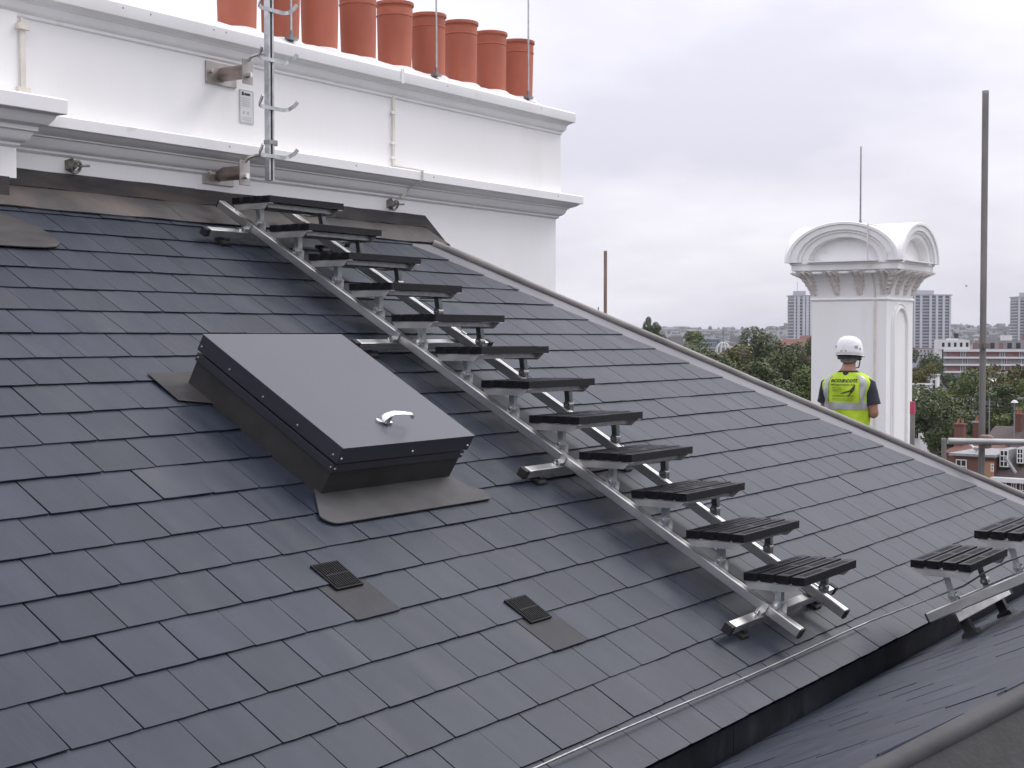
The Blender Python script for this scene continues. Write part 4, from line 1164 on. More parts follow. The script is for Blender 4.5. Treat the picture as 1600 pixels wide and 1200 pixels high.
# sleeves
def sleeve(sh, el, r0, r1, k=.62):
    a_, b_ = Vector(sh), Vector(el); d_ = (b_ - a_)
    pts = [a_ - d_ * .12 + Vector((-.06 * math.copysign(1, sh[0]), 0, .01)), a_, a_ + d_ * k * .35, a_ + d_ * k * .7, a_ + d_ * k]
    mb = MB(); mb.tube([P3(*p) for p in pts], [r0 * .9, r0, r0 * .98, r1 * 1.04, r1 * 1.1], 18, caps=False); return mb.build('sleeve', M['shirt'], pers, smooth=60)
sleeve((.20, -.005, 1.33), (.262, -.02, 1.07), .068, .064, .66)
sleeve((-.20, -.005, 1.33), (-.245, .03, 1.09), .068, .064, .66)
mb = MB(); mb.loft([ell((0, 0, z), rx, ry) for z, rx, ry in ((.80, .17, .12), (.9, .172, .122), (.97, .168, .118), (1.05, .165, .115))], caps=False); mb.build('shirt_hem', M['shirt'], pers, smooth=60)
for sg_ in (-1, 1):
    mb = MB(); mb.tube([P3(sg_ * .085, 0, .93), P3(sg_ * .1, .01, .7), P3(sg_ * .107, .02, .48), P3(sg_ * .11, -.01, .12)], [.118, .1, .078, .066], 18); mb.build('trouser_leg', M['trouser'], pers, smooth=60)
    mb = MB(); mb.loft([[P3(sg_ * .113 + x * wx, f_ + y * wy, z) for x, y in [(math.cos(2 * math.pi * q / 14), math.sin(2 * math.pi * q / 14)) for q in range(14)]] for f_, wx, wy, z in ((.055, .052, .135, .0), (.055, .053, .137, .04), (.04, .05, .115, .075), (.0, .052, .07, .1), (-.005, .055, .062, .15))]); mb.build('boot', M['boot'], pers, smooth=50)
# hair at the nape, helmet with brim, vents, band and chin strap
mb = MB(); mb.loft([ell((0, f_, z), rx, ry, pw=2.0) for z, rx, ry, f_ in ((1.545, .066, .062, .0), (1.58, .085, .088, .015), (1.62, .092, .102, .022), (1.68, .094, .108, .025))], caps=False); mb.build('hair', M['hair'], pers, smooth=60)
hc = (0, .03)
tilt_f = -.10                                        # head bowed a little
def hel(rx, ry, z, n=36, f0=0.0): return [P3(hc[0] + rx * math.cos(2 * math.pi * k / n), hc[1] + f0 + ry * math.sin(2 * math.pi * k / n), z + tilt_f * (ry * math.sin(2 * math.pi * k / n))) for k in range(n)]
mb = MB(); mb.loft([hel(rx, ry, z) for rx, ry, z in ((.122, .145, 1.615), (.125, .148, 1.618), (.124, .147, 1.64), (.121, .144, 1.67), (.115, .138, 1.705), (.104, .126, 1.74), (.085, .105, 1.766), (.055, .07, 1.783), (.02, .028, 1.79), (.002, .002, 1.791))], caps=False)
hm_ = mb.build('helmet', M['helmet'], pers, smooth=60)
mb = MB(); mb.loft([hel(rx, ry, z, f0=f0) for rx, ry, z, f0 in ((.118, .14, 1.614, 0), (.128, .158, 1.612, .012), (.132, .172, 1.606, .022), (.130, .170, 1.603, .022), (.116, .14, 1.609, 0))], caps=False); mb.build('brim', M['helmet'], hm_, smooth=60)
mb = MB(); mb.loft([hel(.108, .128, z) for z in (1.575, 1.612)], caps=False); mb.build('cradle', M['black'], hm_, smooth=60)
for a_, z, w_, h_ in ((-150, 1.685, .022, .012), (-40, 1.68, .018, .014), (-95, 1.64, .03, .008), (-20, 1.665, .012, .012)):
    an_ = rad(a_); c = P3(hc[0] + .124 * math.cos(an_), hc[1] + .147 * math.sin(an_), z + tilt_f * .147 * math.sin(an_))
    nr_ = (rt_ * math.cos(an_) + fw_ * math.sin(an_)).normalized(); td = Vector((0, 0, 1)).cross(nr_)
    mb = MB(); mb.box(c - nr_ * .004, (w_ * 2, .006, h_ * 2), (td, nr_, Vector((0, 0, 1)))); mb.build('helmet_mark', M['greyink'], hm_)
mb = MB(); mb.tube([P3(.11, .0, 1.61), P3(.098, .03, 1.55), P3(.07, .09, 1.50), P3(.0, .115, 1.485)], .006, 6); mb.build('chin_strap', M['black'], hm_)
# lettering on the back of the vest, laid on the cloth
def on_back(vs, fs, u0, z0, m, name):
    mb = MB()
    mb.add([vsurf(-math.pi / 2 + (u0 + v.x) / .20, z0 + v.y, .0075) for v in vs], fs)
    return mb.build(name, M[m], vest, fix=False)
vs, fs = text_mesh('ecoscott', .056, shear=.25, bold=.0011); on_back(vs, fs, 0, 1.385, 'ink', 'lettering')
vs, fs = text_mesh('management ltd', .026, bold=.0004); on_back(vs, fs, -.012, 1.345, 'ink', 'lettering')
lb = MB()
def bar(u0, u1, z0, z1):
    nn = max(2, int((u1 - u0) / .012)); r0_, r1_ = [], []
    for k in range(nn + 1):
        u = u0 + (u1 - u0) * k / nn; r0_.append(vsurf(-math.pi / 2 + u / .2, z0, .0072)); r1_.append(vsurf(-math.pi / 2 + u / .2, z1, .0072))
    lb.loft([r0_, r1_], closed=False)
M['faint'] = mat('faint_print', (.22, .32, .03), rough=.75)
rq = random.Random(2)
for z, u0, u1, h_ in ((1.312, -.085, -.01, .007), (1.298, -.085, .0, .006), (1.284, -.082, -.03, .007), (1.235, -.085, .075, .012), (1.212, -.08, .07, .005), (1.2, -.078, .06, .005)):
    u = u0
    while u < u1:
        w_ = rq.uniform(.006, .018); bar(u, min(u + w_, u1), z, z + h_); u += w_ + .004
lb.build('faint_print', M['faint'], vest, fix=False)
# climbing figure: slanting body, two limbs, rope
fig = [[(.045, .045), (.055, .05), (.06, .04), (.056, .015), (.04, -.01), (.022, -.008), (.025, .015)], [(.025, .012), (-.03, -.018), (-.036, -.024), (-.03, -.026), (.02, -.004)], [(.03, -.005), (.012, -.035), (.004, -.048), (.012, -.05), (.022, -.032), (.04, -.01)], [(.05, .05), (.056, .064), (.062, .06), (.06, .045)]]
mbf = MB()
for poly in fig:
    mbf.add([vsurf(-math.pi / 2 + (u + .02) / .2, 1.285 + z, .0078) for u, z in poly], [tuple(range(len(poly)))])
mbf.build('climber_emblem', M['ink'], vest, fix=False)

# ================================================================== trees
def crown_mesh(name, seed, m, n=10000, R=(5.2, 5.2, 6.0), leaf=.33):
    rg_ = random.Random(seed); vs, fs = [], []
    lobes = [(Vector((rg_.gauss(0, .42) * R[0], rg_.gauss(0, .42) * R[1], rg_.gauss(.0, .42) * R[2])), rg_.uniform(.28, .52)) for _ in range(17)] + [(Vector((0, 0, 0)), .62)]
    for i in range(n):
        c, k = rg_.choice(lobes)
        d_ = Vector((rg_.gauss(0, 1), rg_.gauss(0, 1), rg_.gauss(.15, 1))).normalized()
        rr = k * (.62 + .42 * rg_.random() ** .6)
        p = c + Vector((d_.x * R[0] * rr, d_.y * R[1] * rr, d_.z * R[2] * rr * .85))
        nrm = (d_ + Vector((rg_.gauss(0, .5), rg_.gauss(0, .5), rg_.gauss(.2, .5)))).normalized()
        a_ = nrm.orthogonal().normalized(); b_ = nrm.cross(a_)
        an_ = rg_.uniform(0, 6.28); a2 = a_ * math.cos(an_) + b_ * math.sin(an_); b2 = nrm.cross(a2)
        l_ = leaf * rg_.uniform(.5, 1.15)
        o_ = len(vs)
        vs += [p + a2 * l_, p + b2 * l_ * .55 + nrm * l_ * .12, p - a2 * l_, p - b2 * l_ * .55 + nrm * l_ * .12]
        fs.append((o_, o_ + 1, o_ + 2, o_ + 3))
    zt = sorted(v.z for v in vs)[int(len(vs) * .985)]; rx = sorted(abs(v.x) for v in vs)[int(len(vs) * .97)]; ry = sorted(abs(v.y) for v in vs)[int(len(vs) * .97)]
    me = bpy.data.meshes.new(name); me.from_pydata([(v.x / rx, v.y / ry, v.z / zt) for v in vs], [], fs); me.materials.append(m); return me
def trunk_mesh(seed, h):
    rg_ = random.Random(seed); mb = MB()
    mb.tube([(0, 0, 0), (.1, .05, h * .3), (-.05, .1, h * .55), (0, 0, h * .8)], [.45, .36, .28, .12], 10)
    for k in range(6):
        a_ = rg_.uniform(0, 6.28); z = h * rg_.uniform(.4, .62); l_ = h * rg_.uniform(.18, .3)
        mb.tube([(0, 0, z), (math.cos(a_) * l_ * .5, math.sin(a_) * l_ * .5, z + l_ * .5), (math.cos(a_) * l_ * .9, math.sin(a_) * l_ * .9, z + l_)], [.17, .11, .04], 7)
    o = mb.build('trunk', M['bark'], None, smooth=60); me = o.data; bpy.data.objects.remove(o); return me
CRN = {}
for i in range(3): CRN['dark', i] = crown_mesh('crown', 20 + i, M['leaf1'])
for i in range(3): CRN['mid', i] = crown_mesh('crown', 30 + i, M['leaf2'])
for i in range(2): CRN['aut', i] = crown_mesh('crown', 40 + i, M['leaf3'])
TRK = [trunk_mesh(5, 14), trunk_mesh(6, 14)]
trn = 0
def tree(px, ytop, depth, wpx, kind, v, lab, hz_=None):
    """crown wpx wide on the photograph's scale; top of the crown at row ytop"""
    global trn
    top = at(px, ytop, depth); r = wpx / 2 * depth / FOC
    c_h = hz_ or r * 1.25
    root = thing('tree', lab, 'tree', (top.x, top.y, GZ), (0, 0, trn * 1.7), 'trees beyond the roofs', local=True)
    cz = top.z - GZ - c_h
    inst('crown', CRN[kind, v], root, (0, 0, cz), (0, 0, 0), (r, r, c_h))
    inst('trunk', TRK[trn % 2], root, (0, 0, 0), (0, 0, 0), (r / 5.6, r / 5.6, (cz + c_h * .3) / 11))
    trn += 1
tree(1073, 522, 330, 80, 'mid', 0, 'mid green tree showing above the hip left of the open iron dome')
tree(1150, 545, 210, 95, 'aut', 0, 'yellowish green tree in front of the open iron dome')
tree(1192, 521, 290, 92, 'dark', 1, 'dark tall tree right of the open iron dome, its top near the skyline')
tree(1243, 533, 200, 95, 'dark', 0, 'dark bushy tree touching the left edge of the ornate chimney')
tree(1268, 556, 165, 80, 'mid', 1, 'tree partly hidden behind the left side of the ornate chimney')
tree(1195, 570, 160, 100, 'dark', 2, 'dark low tree just over the hip, in front of the taller trees')
tree(1120, 555, 190, 70, 'dark', 1, 'low dark tree just over the hip left of the yellowish tree')
tree(1010, 498, 420, 26, 'dark', 2, 'small dark spiky tree poking above the skyline at the hip', 8)
tree(1024, 505, 420, 22, 'dark', 0, 'small dark round tree on the skyline left of the hills')
tree(1452, 549, 330, 70, 'dark', 0, 'dark tree below the tower block, right beside the ornate chimney')
tree(1440, 572, 290, 46, 'aut', 1, 'small yellowish tree above the white terrace beside the ornate chimney')
tree(1490, 587, 205, 108, 'mid', 2, 'big rounded green tree left of the tall scaffold pole')
tree(1455, 618, 185, 60, 'dark', 1, 'dark tree low beside the pink taped post')
tree(1607, 562, 190, 110, 'aut', 1, 'large yellow green tree right of the tall scaffold pole')
tree(1556, 603, 180, 90, 'dark', 2, 'dark tree directly behind the tall scaffold pole')
tree(1610, 600, 172, 110, 'mid', 0, 'green tree cut by the right edge of the picture')
tree(1490, 632, 172, 95, 'dark', 0, 'dark tree mass low behind the brick chimneys')

# ================================================================== far buildings
def axes_at(p, turn_):
    f_ = Vector((p.x, p.y, 0)).normalized(); a_ = math.atan2(f_.y, f_.x) + turn_
    Y = Vector((math.cos(a_), math.sin(a_), 0)); X = Vector((Y.y, -Y.x, 0))      # X to the right, Y away
    return X, Y, Vector((0, 0, 1))
def tower(px0, px1, ytop, depth, turn_, lab, wside):
    pm_ = at((px0 + px1) / 2, 525.17, depth); X, Y, Z = axes_at(pm_, turn_)
    w = (px1 - px0) * depth / FOC; H = (525.17 - ytop) * depth / FOC - GZ
    base_ = Vector((pm_.x, pm_.y, GZ)); t_ = thing('tower_block', lab, 'tower block', base_, group='tower blocks on the skyline')
    fr = lambda x, y, z: base_ + X * x + Y * y + Z * z
    dpt = wside
    mb = MB(); mb.box(fr(0, dpt / 2, H / 2), (w, dpt, H), (X, Y, Z)); mb.build('tower_wall', M['concrete'], t_)
    nf = int(H / 3.0)
    sl_, gl, pn = MB(), MB(), MB()
    for k in range(nf):
        z = 3.0 * (k + .5)
        gl.box(fr(0, -.1, z + .35), (w * .94, .3, 1.5), (X, Y, Z)); gl.box(fr(-w / 2 - .1, dpt / 2, z + .35), (.3, dpt * .94, 1.5), (X, Y, Z)); gl.box(fr(w / 2 + .1, dpt / 2, z + .35), (.3, dpt * .94, 1.5), (X, Y, Z))
        sl_.box(fr(w / 2 + .6, dpt / 2, z - .9), (1.5, dpt * .9, .9), (X, Y, Z)); sl_.box(fr(-w / 2 - .6, dpt / 2, z - .9), (1.5, dpt * .9, .9), (X, Y, Z))
    for q in (-.47, -.30, -.05, .12, .30, .47):
        wd = 2.6 if abs(q) < .4 else 1.6
        pn.box(fr(q * w, -.5, H / 2), (wd, .9, H), (X, Y, Z))
    tag(gl.build('window_bands', M['tower_glass'], t_, fix=False), None, None, kind='stuff')
    tag(sl_.build('balconies', M['concrete_pale'], t_, fix=False), None, None, kind='stuff')
    tag(pn.build('fins', M['concrete_pale'], t_, fix=False), None, None, kind='stuff')
    mb = MB(); mb.box(fr(0, dpt / 2, H + .6), (w + 2, dpt + 2, 1.2), (X, Y, Z)); mb.box(fr(-w * .1, dpt / 2, H + 3), (w * .45, dpt * .5, 4.5), (X, Y, Z)); mb.tube([fr(-w * .2, dpt / 2, H + 4), fr(-w * .2, dpt / 2, H + 14)], .25, 6)
    mb.build('roof_plant', M['concrete'], t_)
tower(1240, 1274, 463, 1400, rad(18), 'grey tower block left of the ornate chimney', 20)
tower(1424, 1488, 462, 1400, rad(28), 'wide grey tower block right of the ornate chimney', 24)
tower(1590, 1650, 465, 1450, rad(20), 'grey tower block cut by the right edge of the picture', 22)

# long brick and white block of flats
FD = 580
pm_ = at(1466, 525.17, FD); X, Y, Z = axes_at(pm_, rad(6)); base_ = Vector((pm_.x, pm_.y, GZ))
fl = thing('block_of_flats', 'long block of flats with purple brick panels and white floor bands', 'building', base_)
k_ = FD / FOC
def fr(x, y, z): return base_ + X * x + Y * y + Z * z
zof = lambda row: (525.17 - row) * k_ - GZ
LEN = 75
mb = MB(); mb.box(fr(LEN / 2 + 2, 7, zof(546) / 2), (LEN, 14, zof(546)), (X, Y, Z)); mb.build('wall', M['greyp'], fl)
mb = MB(); mb.box(fr(6.0, 6.6, (zof(531) + zof(546)) / 2), (12.2, 14.6, zof(531) - zof(546)), (X, Y, Z)); mb.box(fr(.7, 6.9, (zof(545) + zof(562)) / 2), (1.6, 14.4, zof(545) - zof(562)), (X, Y, Z)); mb.build('stair_tower', M['offwhite'], fl)
for i in range(5):
    mb = MB(); mb.box(fr(1.9 + 2.3 * i, -.72, zof(538.5)), (1.0, .12, 1.7), (X, Y, Z)); mb.build('window', M['glass'], fl)
for row in (547.5, 558.6, 569.8, 581.0, 592):
    mb = MB(); mb.box(fr(LEN / 2 + 2.5, -.9, zof(row)), (LEN + 1, 1.6, .75 if row > 548 else 1.0), (X, Y, Z)); mb.build('floor_band', M['offwhite'], fl)
rq = random.Random(4)
for r_i, row in enumerate((553.2, 564.3, 575.5, 586.6)):
    x = 3.4 + (r_i % 2) * .8
    while x < LEN:
        wd = 5.2
        mb = MB(); mb.box(fr(x + wd / 2, -.12, zof(row)), (wd, .3, 2.05), (X, Y, Z)); mb.build('brick_panel', M['purple'] if r_i % 2 == 0 else M['greyp'], fl)
        mb = MB(); mb.box(fr(x + wd + 1.0, -.14, zof(row)), (1.5, .3, 2.0), (X, Y, Z)); wo = mb.build('window', M['tower_glass'], fl)
        mb = MB(); mb.box(fr(x + wd + 1.0, -.32, zof(row)), (.22, .1, 2.0), (X, Y, Z)); mb.box(fr(x + wd + .15, -.32, zof(row)), (.25, .12, 2.0), (X, Y, Z)); mb.box(fr(x + wd + 1.85, -.32, zof(row)), (.25, .12, 2.0), (X, Y, Z)); mb.build('window_frame', M['offwhite'], wo)
        x += wd + 2.3
mb = MB(); mb.box(fr(LEN / 2 + 13.5, 6, zof(540)), (LEN - 2, 8, 4.2), (X, Y, Z)); mb.build('penthouse', M['greyp'], fl)
for i in range(14):
    mb = MB(); mb.box(fr(14.5 + 3.3 * i, 1.9, zof(540)), (1.7, .16, 2.2), (X, Y, Z)); mb.build('window', M['glass'] if i % 3 else M['purple'], fl)
for x0, x1, r0, r1 in ((25, 29, 524, 534), (33, 37.5, 523, 534), (40, 60, 525, 534), (4, 8, 529, 532)):
    mb = MB(); mb.box(fr((x0 + x1) / 2, 6, zof((r0 + r1) / 2)), (x1 - x0, 4, (r1 - r0) * k_), (X, Y, Z)); mb.build('plant_room', M['offwhite'] if x0 != 33 else M['purple'], fl)
mb = MB(); mb.tube([fr(7.5, 5, zof(531)), fr(7.5, 5, zof(522))], .5, 8); mb.box(fr(7.5, 5, zof(524)), (1.6, 1.4, 1.6), (X, Y, Z)); mb.build('flue', M['black'], fl)

# small white terrace between the chimney and the trees
def simple_house(name, lab, px0, px1, row_top, row_bot, depth, turn_, wallm, roofm, cols, rws, cat='house', roof_h=0.0, dpt=9):
    pm__ = at((px0 + px1) / 2, 525.17, depth); X, Y, Z = axes_at(pm__, turn_); b0 = Vector((pm__.x, pm__.y, GZ)); k = depth / FOC
    t_ = thing(name, lab, cat, b0)
    f_ = lambda x, y, z: b0 + X * x + Y * y + Z * z
    w = (px1 - px0) * k; H = (525.17 - row_top) * k - GZ; Hb = (525.17 - row_bot) * k - GZ
    mb = MB(); mb.box(f_(0, dpt / 2, H / 2), (w, dpt, H), (X, Y, Z)); mb.build('wall', M[wallm], t_)
    if roof_h:
        p = [f_(sx * (w / 2 + .3), dpt / 2 + sy * (dpt / 2 + .3), H - .02) for sx, sy in ((-1, -1), (1, -1), (1, 1), (-1, 1))]
        q = [f_(-w / 2 + min(w * .3, 3), dpt / 2, H + roof_h), f_(w / 2 - min(w * .3, 3), dpt / 2, H + roof_h)]
        mb = MB(); mb.add(p + q, [(0, 1, 5, 4), (2, 3, 4, 5), (1, 2, 5), (3, 0, 4), (3, 2, 1, 0)]); mb.build('roof', M[roofm], t_)
    else:
        mb = MB(); mb.box(f_(0, dpt / 2, H + .15), (w + .4, dpt + .4, .3), (X, Y, Z)); mb.build('roof', M[roofm], t_)
    for j in range(rws):
        for i in range(cols):
            zz = H - (H - Hb) * (j + .5) / rws; xx = -w / 2 + w * (i + .5) / cols
            ww, hh = min(1.1, w / cols * .5), min(1.7, (H - Hb) / rws * .6)
            mb = MB(); mb.box(f_(xx, -.03, zz), (ww + .2, .1, hh + .2), (X, Y, Z)); wo = mb.build('window', M['paint'], t_)
            mb = MB()
            for sx in (-1, 1):
                for sz in (-1, 1): mb.box(f_(xx + sx * ww / 4, -.09, zz + sz * hh / 4), (ww / 2 - .05, .03, hh / 2 - .06), (X, Y, Z))
            mb.build('pane', M['glass'], wo)
    return t_, f_, w, H
simple_house('terraced_house', 'small white terraced house peeping out beside the ornate chimney above the pink taped post', 1421, 1452, 604, 640, 250, rad(-4), 'offwhite', 'flatroof', 4, 2)
simple_house('terraced_house', 'pale gable end glimpsed between tree and the pink taped post', 1425, 1440, 652, 700, 200, rad(30), 'offwhite', 'flatroof', 1, 1)
simple_house('terraced_house', 'white block end rising above trees left of the rounded tree', 1447, 1464, 588, 612, 300, rad(-4), 'offwhite', 'flatroof', 2, 1)
simple_house('terraced_house', 'pale grey terrace glimpsed behind the tall scaffold pole below the flats', 1512, 1575, 598, 640, 320, rad(4), 'greyp', 'offwhite', 5, 2)
simple_house('low_building', 'long low blue roofed building far off left of the open iron dome', 1088, 1120, 531, 545, 700, rad(6), 'blue_roof', 'blue_roof', 6, 1, 'building')
simple_house('brick_building', 'red brick building with red roof left of the ornate chimney below the tower', 1214, 1275, 541, 560, 520, rad(8), 'brick', 'tile_red', 7, 1, 'building', 2.6)
simple_house('low_building', 'red roofed building directly below the left tower block', 1244, 1280, 534, 545, 800, rad(-8), 'brick', 'tile_red', 5, 1, 'building', 3.5)
simple_house('low_building', 'pale low building below the wide tower block', 1426, 1464, 545, 560, 760, rad(0), 'concrete', 'purple', 7, 2, 'building')
simple_house('low_building', 'grey rooftop building left of the open iron dome in front of blue roof', 1102, 1122, 545, 560, 420, rad(5), 'greyp', 'flatroof', 3, 1, 'building')

# open iron dome with finial
DD = 300; dc = at(1130, 552, DD); k_ = DD / FOC
dm = thing('iron_dome', 'small open ribbed white dome with a finial rising among the trees', 'dome', (dc.x, dc.y, GZ))
R_ = 12 * k_; Hd = 17 * k_
mb = MB(); mb.tube([(dc.x, dc.y, GZ), (dc.x, dc.y, dc.z - .9)], [R_ * 1.0, R_ * .95], 16); mb.build('turret', M['offwhite'], dm)
for q in range(10):
    a_ = 2 * math.pi * q / 10 + .2
    mb = MB(); mb.tube([(dc.x + math.cos(a_) * R_ * math.cos(e) ** .8, dc.y + math.sin(a_) * R_ * math.cos(e) ** .8, dc.z + Hd * math.sin(e)) for e in [math.pi / 2 * j / 10 * .99 for j in range(11)]], .075, 6); mb.build('rib', M['verdigris'], dm)
mb = MB(); mb.lathe([(R_, -.12), (R_ + .12, 0), (R_, .12)], dc, 24); mb.lathe([(R_ * .82, Hd * .66), (R_ * .86, Hd * .68), (R_ * .82, Hd * .70)], dc, 24); mb.build('ring', M['verdigris'], dm)
mb = MB(); mb.tube([dc + Vector((0, 0, Hd)), dc + Vector((0, 0, Hd + 1.2)), dc + Vector((0, 0, Hd + 3.0))], [.16, .10, .05], 8); mb.lathe([(0, -.3), (.3, 0), (0, .3)], dc + Vector((0, 0, Hd + .5)), 10); mb.box(dc + Vector((0, 0, Hd + 2.1)), (.6, .5, .9)); mb.build('finial', M['greyp'], dm)

# ---- brick houses across the street, lower right
HD_ = 140; k_ = HD_ / FOC
pm_ = at(1500, 525.17, HD_); X, Y, Z = axes_at(pm_, rad(-20)); base_ = Vector((pm_.x, pm_.y, GZ))
def fr(x, y, z): return base_ + X * x + Y * y + Z * z
def pxz(px, row, y=0.0):                             # px,row of the photograph -> local x, z at this depth
    return (px - 1500) * k_, (525.17 - row) * k_ - GZ
def win(parent, x0, x1, z0, z1, y, nx=2, nz=2, fm='paint'):
    mb = MB(); mb.box(fr((x0 + x1) / 2, y - .05, (z0 + z1) / 2), (x1 - x0, .12, z1 - z0), (X, Y, Z)); wo = mb.build('window', M[fm], parent)
    mb = MB(); bw = .09; cw = (x1 - x0 - bw * (nx + 1)) / nx; ch = (z1 - z0 - bw * (nz + 1)) / nz
    for i in range(nx):
        for j in range(nz): mb.box(fr(x0 + bw + cw / 2 + i * (cw + bw), y - .115, z0 + bw + ch / 2 + j * (ch + bw)), (cw, .03, ch), (X, Y, Z))
    mb.build('pane', M['glass'], wo); return wo
ha = thing('brick_house', 'red brick house with flat grey dormer roof beside the tall scaffold pole', 'house', base_)
x0, z1 = pxz(1491, 712); x1, _ = pxz(1556, 712)
mb = MB(); mb.box(fr((x0 + x1) / 2, 4, z1 / 2), (x1 - x0, 8, z1), (X, Y, Z)); mb.build('wall', M['brick'], ha)
mb = MB(); mb.box(fr((x0 + x1) / 2, 3.8, z1 + .12), (x1 - x0 + .5, 8.6, .24), (X, Y, Z)); mb.build('roof', M['flatroof'], ha)
wx0, wz1 = pxz(1496, 718); wx1, wz0 = pxz(1513, 731); win(ha, wx0, wx1, wz0 - .5, wz1, 0, 2, 2)
wx0, wz1 = pxz(1551, 722); wx1, wz0 = pxz(1554, 734); win(ha, wx0, wx1 + .1, wz0, wz1, 0, 1, 2)
mb = MB(); a0, b0 = pxz(1543, 716); mb.box(fr(a0 + .35, -.04, b0 - 2.6), (.9, .12, 4.8), (X, Y, Z)); mb.build('brick_pier', M['brick_pale'], ha)
hb_ = thing('brick_house', 'red brick house with steep dark roof and white dormer windows at the right edge', 'house', fr(5.5, 0, 0))
x0, zr = pxz(1556, 694); x1, ze = pxz(1660, 742)
p = [fr(x0, -.2, ze), fr(x1, -.2, ze), fr(x1, 5, zr), fr(x0, 5, zr), fr(x1, 9, ze), fr(x0, 9, ze)]
mb = MB(); mb.add(p, [(0, 1, 2, 3), (3, 2, 4, 5), (1, 4, 2), (0, 3, 5), (0, 5, 4, 1)]); mb.build('roof', M['roof_dark'], hb_)
mb = MB(); mb.box(fr((x0 + x1) / 2, 4.4, ze / 2), (x1 - x0, 8.8, ze - .1), (X, Y, Z)); mb.build('wall', M['brick'], hb_)
for (a, b_, c, d_) in ((1561, 1574, 701, 727), (1584, 1594, 698, 721), (1612, 1624, 698, 724)):
    wx0, wz1 = pxz(a, c); wx1, wz0 = pxz(b_, d_)
    yy = (wz0 - ze) / (zr - ze) * 5 - .9
    mb = MB(); mb.box(fr((wx0 + wx1) / 2, yy + 1.6, (wz0 + wz1) / 2), (wx1 - wx0 + .12, 3.1, wz1 - wz0 + .1), (X, Y, Z)); do = mb.build('dormer', M['flatroof'], hb_)
    win(hb_, wx0, wx1, wz0, wz1, yy, 2, 3)
mb = MB(); a0, b0 = pxz(1574, 712); a1, b1 = pxz(1594, 733); mb.tube([fr(a0, -.1, b0), fr(a1, -.9, b1)], .14, 8); mb.build('drainpipe', M['flatroof'], hb_)
mb = MB(); a0, b0 = pxz(1556, 745); a1, b1 = pxz(1660, 735); mb.box(fr((a0 + a1) / 2, -.5, (b0 + b1) / 2 - .3), (a1 - a0, 1.5, .4), (X, Y, Z)); mb.build('parapet', M['offwhite'], hb_)
for (a, b_) in ((1566, 1575), (1583, 1591), (1596, 1604), (1610, 1618)):
    wx0, wz1 = pxz(a, 749); wx1, wz0 = pxz(b_, 772); win(hb_, wx0, wx1, wz0, wz1, -.05, 2, 2)
hc_ = thing('brick_house', 'brick house with red hipped roof below the left end of the ledger tube', 'house', fr(-4, 8, 0))
x0, ze = pxz(1440, 716); x1, zr = pxz(1500, 694)
p = [fr(x0 - .3, 5.5, ze), fr(x1 + .3, 5.5, ze), fr(x1 + .3, 15, ze), fr(x0 - .3, 15, ze), fr(x0 + 2, 10, zr), fr(x1 - 1.0, 10, zr)]
mb = MB(); mb.add(p, [(0, 1, 5, 4), (1, 2, 5), (2, 3, 4, 5), (3, 0, 4), (3, 2, 1, 0)]); mb.build('roof', M['tile_red'], hc_)
mb = MB(); mb.box(fr((x0 + x1) / 2, 10.2, ze / 2), (x1 - x0, 9, ze - .1), (X, Y, Z)); mb.build('wall', M['brick'], hc_)
hd2 = thing('brick_terrace', 'row of brick houses with dark roofs behind the brick chimneys below the trees', 'house', fr(2, 24, 0))
x0, ze = pxz(1448, 705); x1, zr = pxz(1640, 683)
p = [fr(x0, 16, ze), fr(x1, 16, ze), fr(x1, 24, ze), fr(x0, 24, ze), fr(x0, 20, zr), fr(x1, 20, zr)]
mb = MB(); mb.add(p, [(0, 1, 5, 4), (1, 2, 5), (2, 3, 4, 5), (3, 0, 4), (3, 2, 1, 0)]); mb.build('roof', M['roof_dark'], hd2)
mb = MB(); mb.box(fr((x0 + x1) / 2, 20, ze / 2), (x1 - x0, 7.8, ze - .1), (X, Y, Z)); mb.build('wall', M['brick'], hd2)
# chimney stacks of the houses, with pots
for i, (a, b_, r0, r1, y, lab) in enumerate(((1447, 1463, 672, 702, 8, 'red brick chimney stack left of the ledger end'), (1467, 1481, 669, 696, 10, 'dark brick chimney stack with a pale band left of the ledger end'),
                                  (1489, 1500, 662, 692, 19, 'brick chimney stack left of the white topped mast'), (1515, 1529, 663, 690, 19, 'brick chimney stack beneath the street lamp'),
                                  (1544, 1556, 664, 690, 19, 'brick chimney stack just right of the tall scaffold pole'), (1566, 1578, 668, 690, 19, 'small brick chimney stack right of the scaffold pole behind the ledger'),
                                  (1590, 1604, 662, 690, 19, 'brick chimney stack at the right edge behind the ledger'))):
    xa, zt = pxz(a, r0); xb, zb = pxz(b_, r1)
    t_ = thing('brick_chimney', lab, 'chimney', fr((xa + xb) / 2, y, zb), group='brick chimneys of the houses')
    mb = MB(); mb.box(fr((xa + xb) / 2, y, (zt + zb) / 2 - .8), (xb - xa, .9, zt - zb + 1.6), (X, Y, Z)); mb.build('stack', M['brick'], t_)
    mb = MB(); mb.box(fr((xa + xb) / 2, y, zt + .06), (xb - xa + .2, 1.1, .16), (X, Y, Z)); mb.build('cap', M['brick'] if i != 1 else M['flatroof'], t_)
    for q in range(2):
        mb = MB(); c = fr(xa + (xb - xa) * (.3 + .4 * q), y, zt + .14); mb.lathe([(.13, 0), (.11, .38), (.14, .4), (.14, .46), (.09, .46), (.09, .3)], c, 10); mb.build('pot', M['terracotta'], t_)
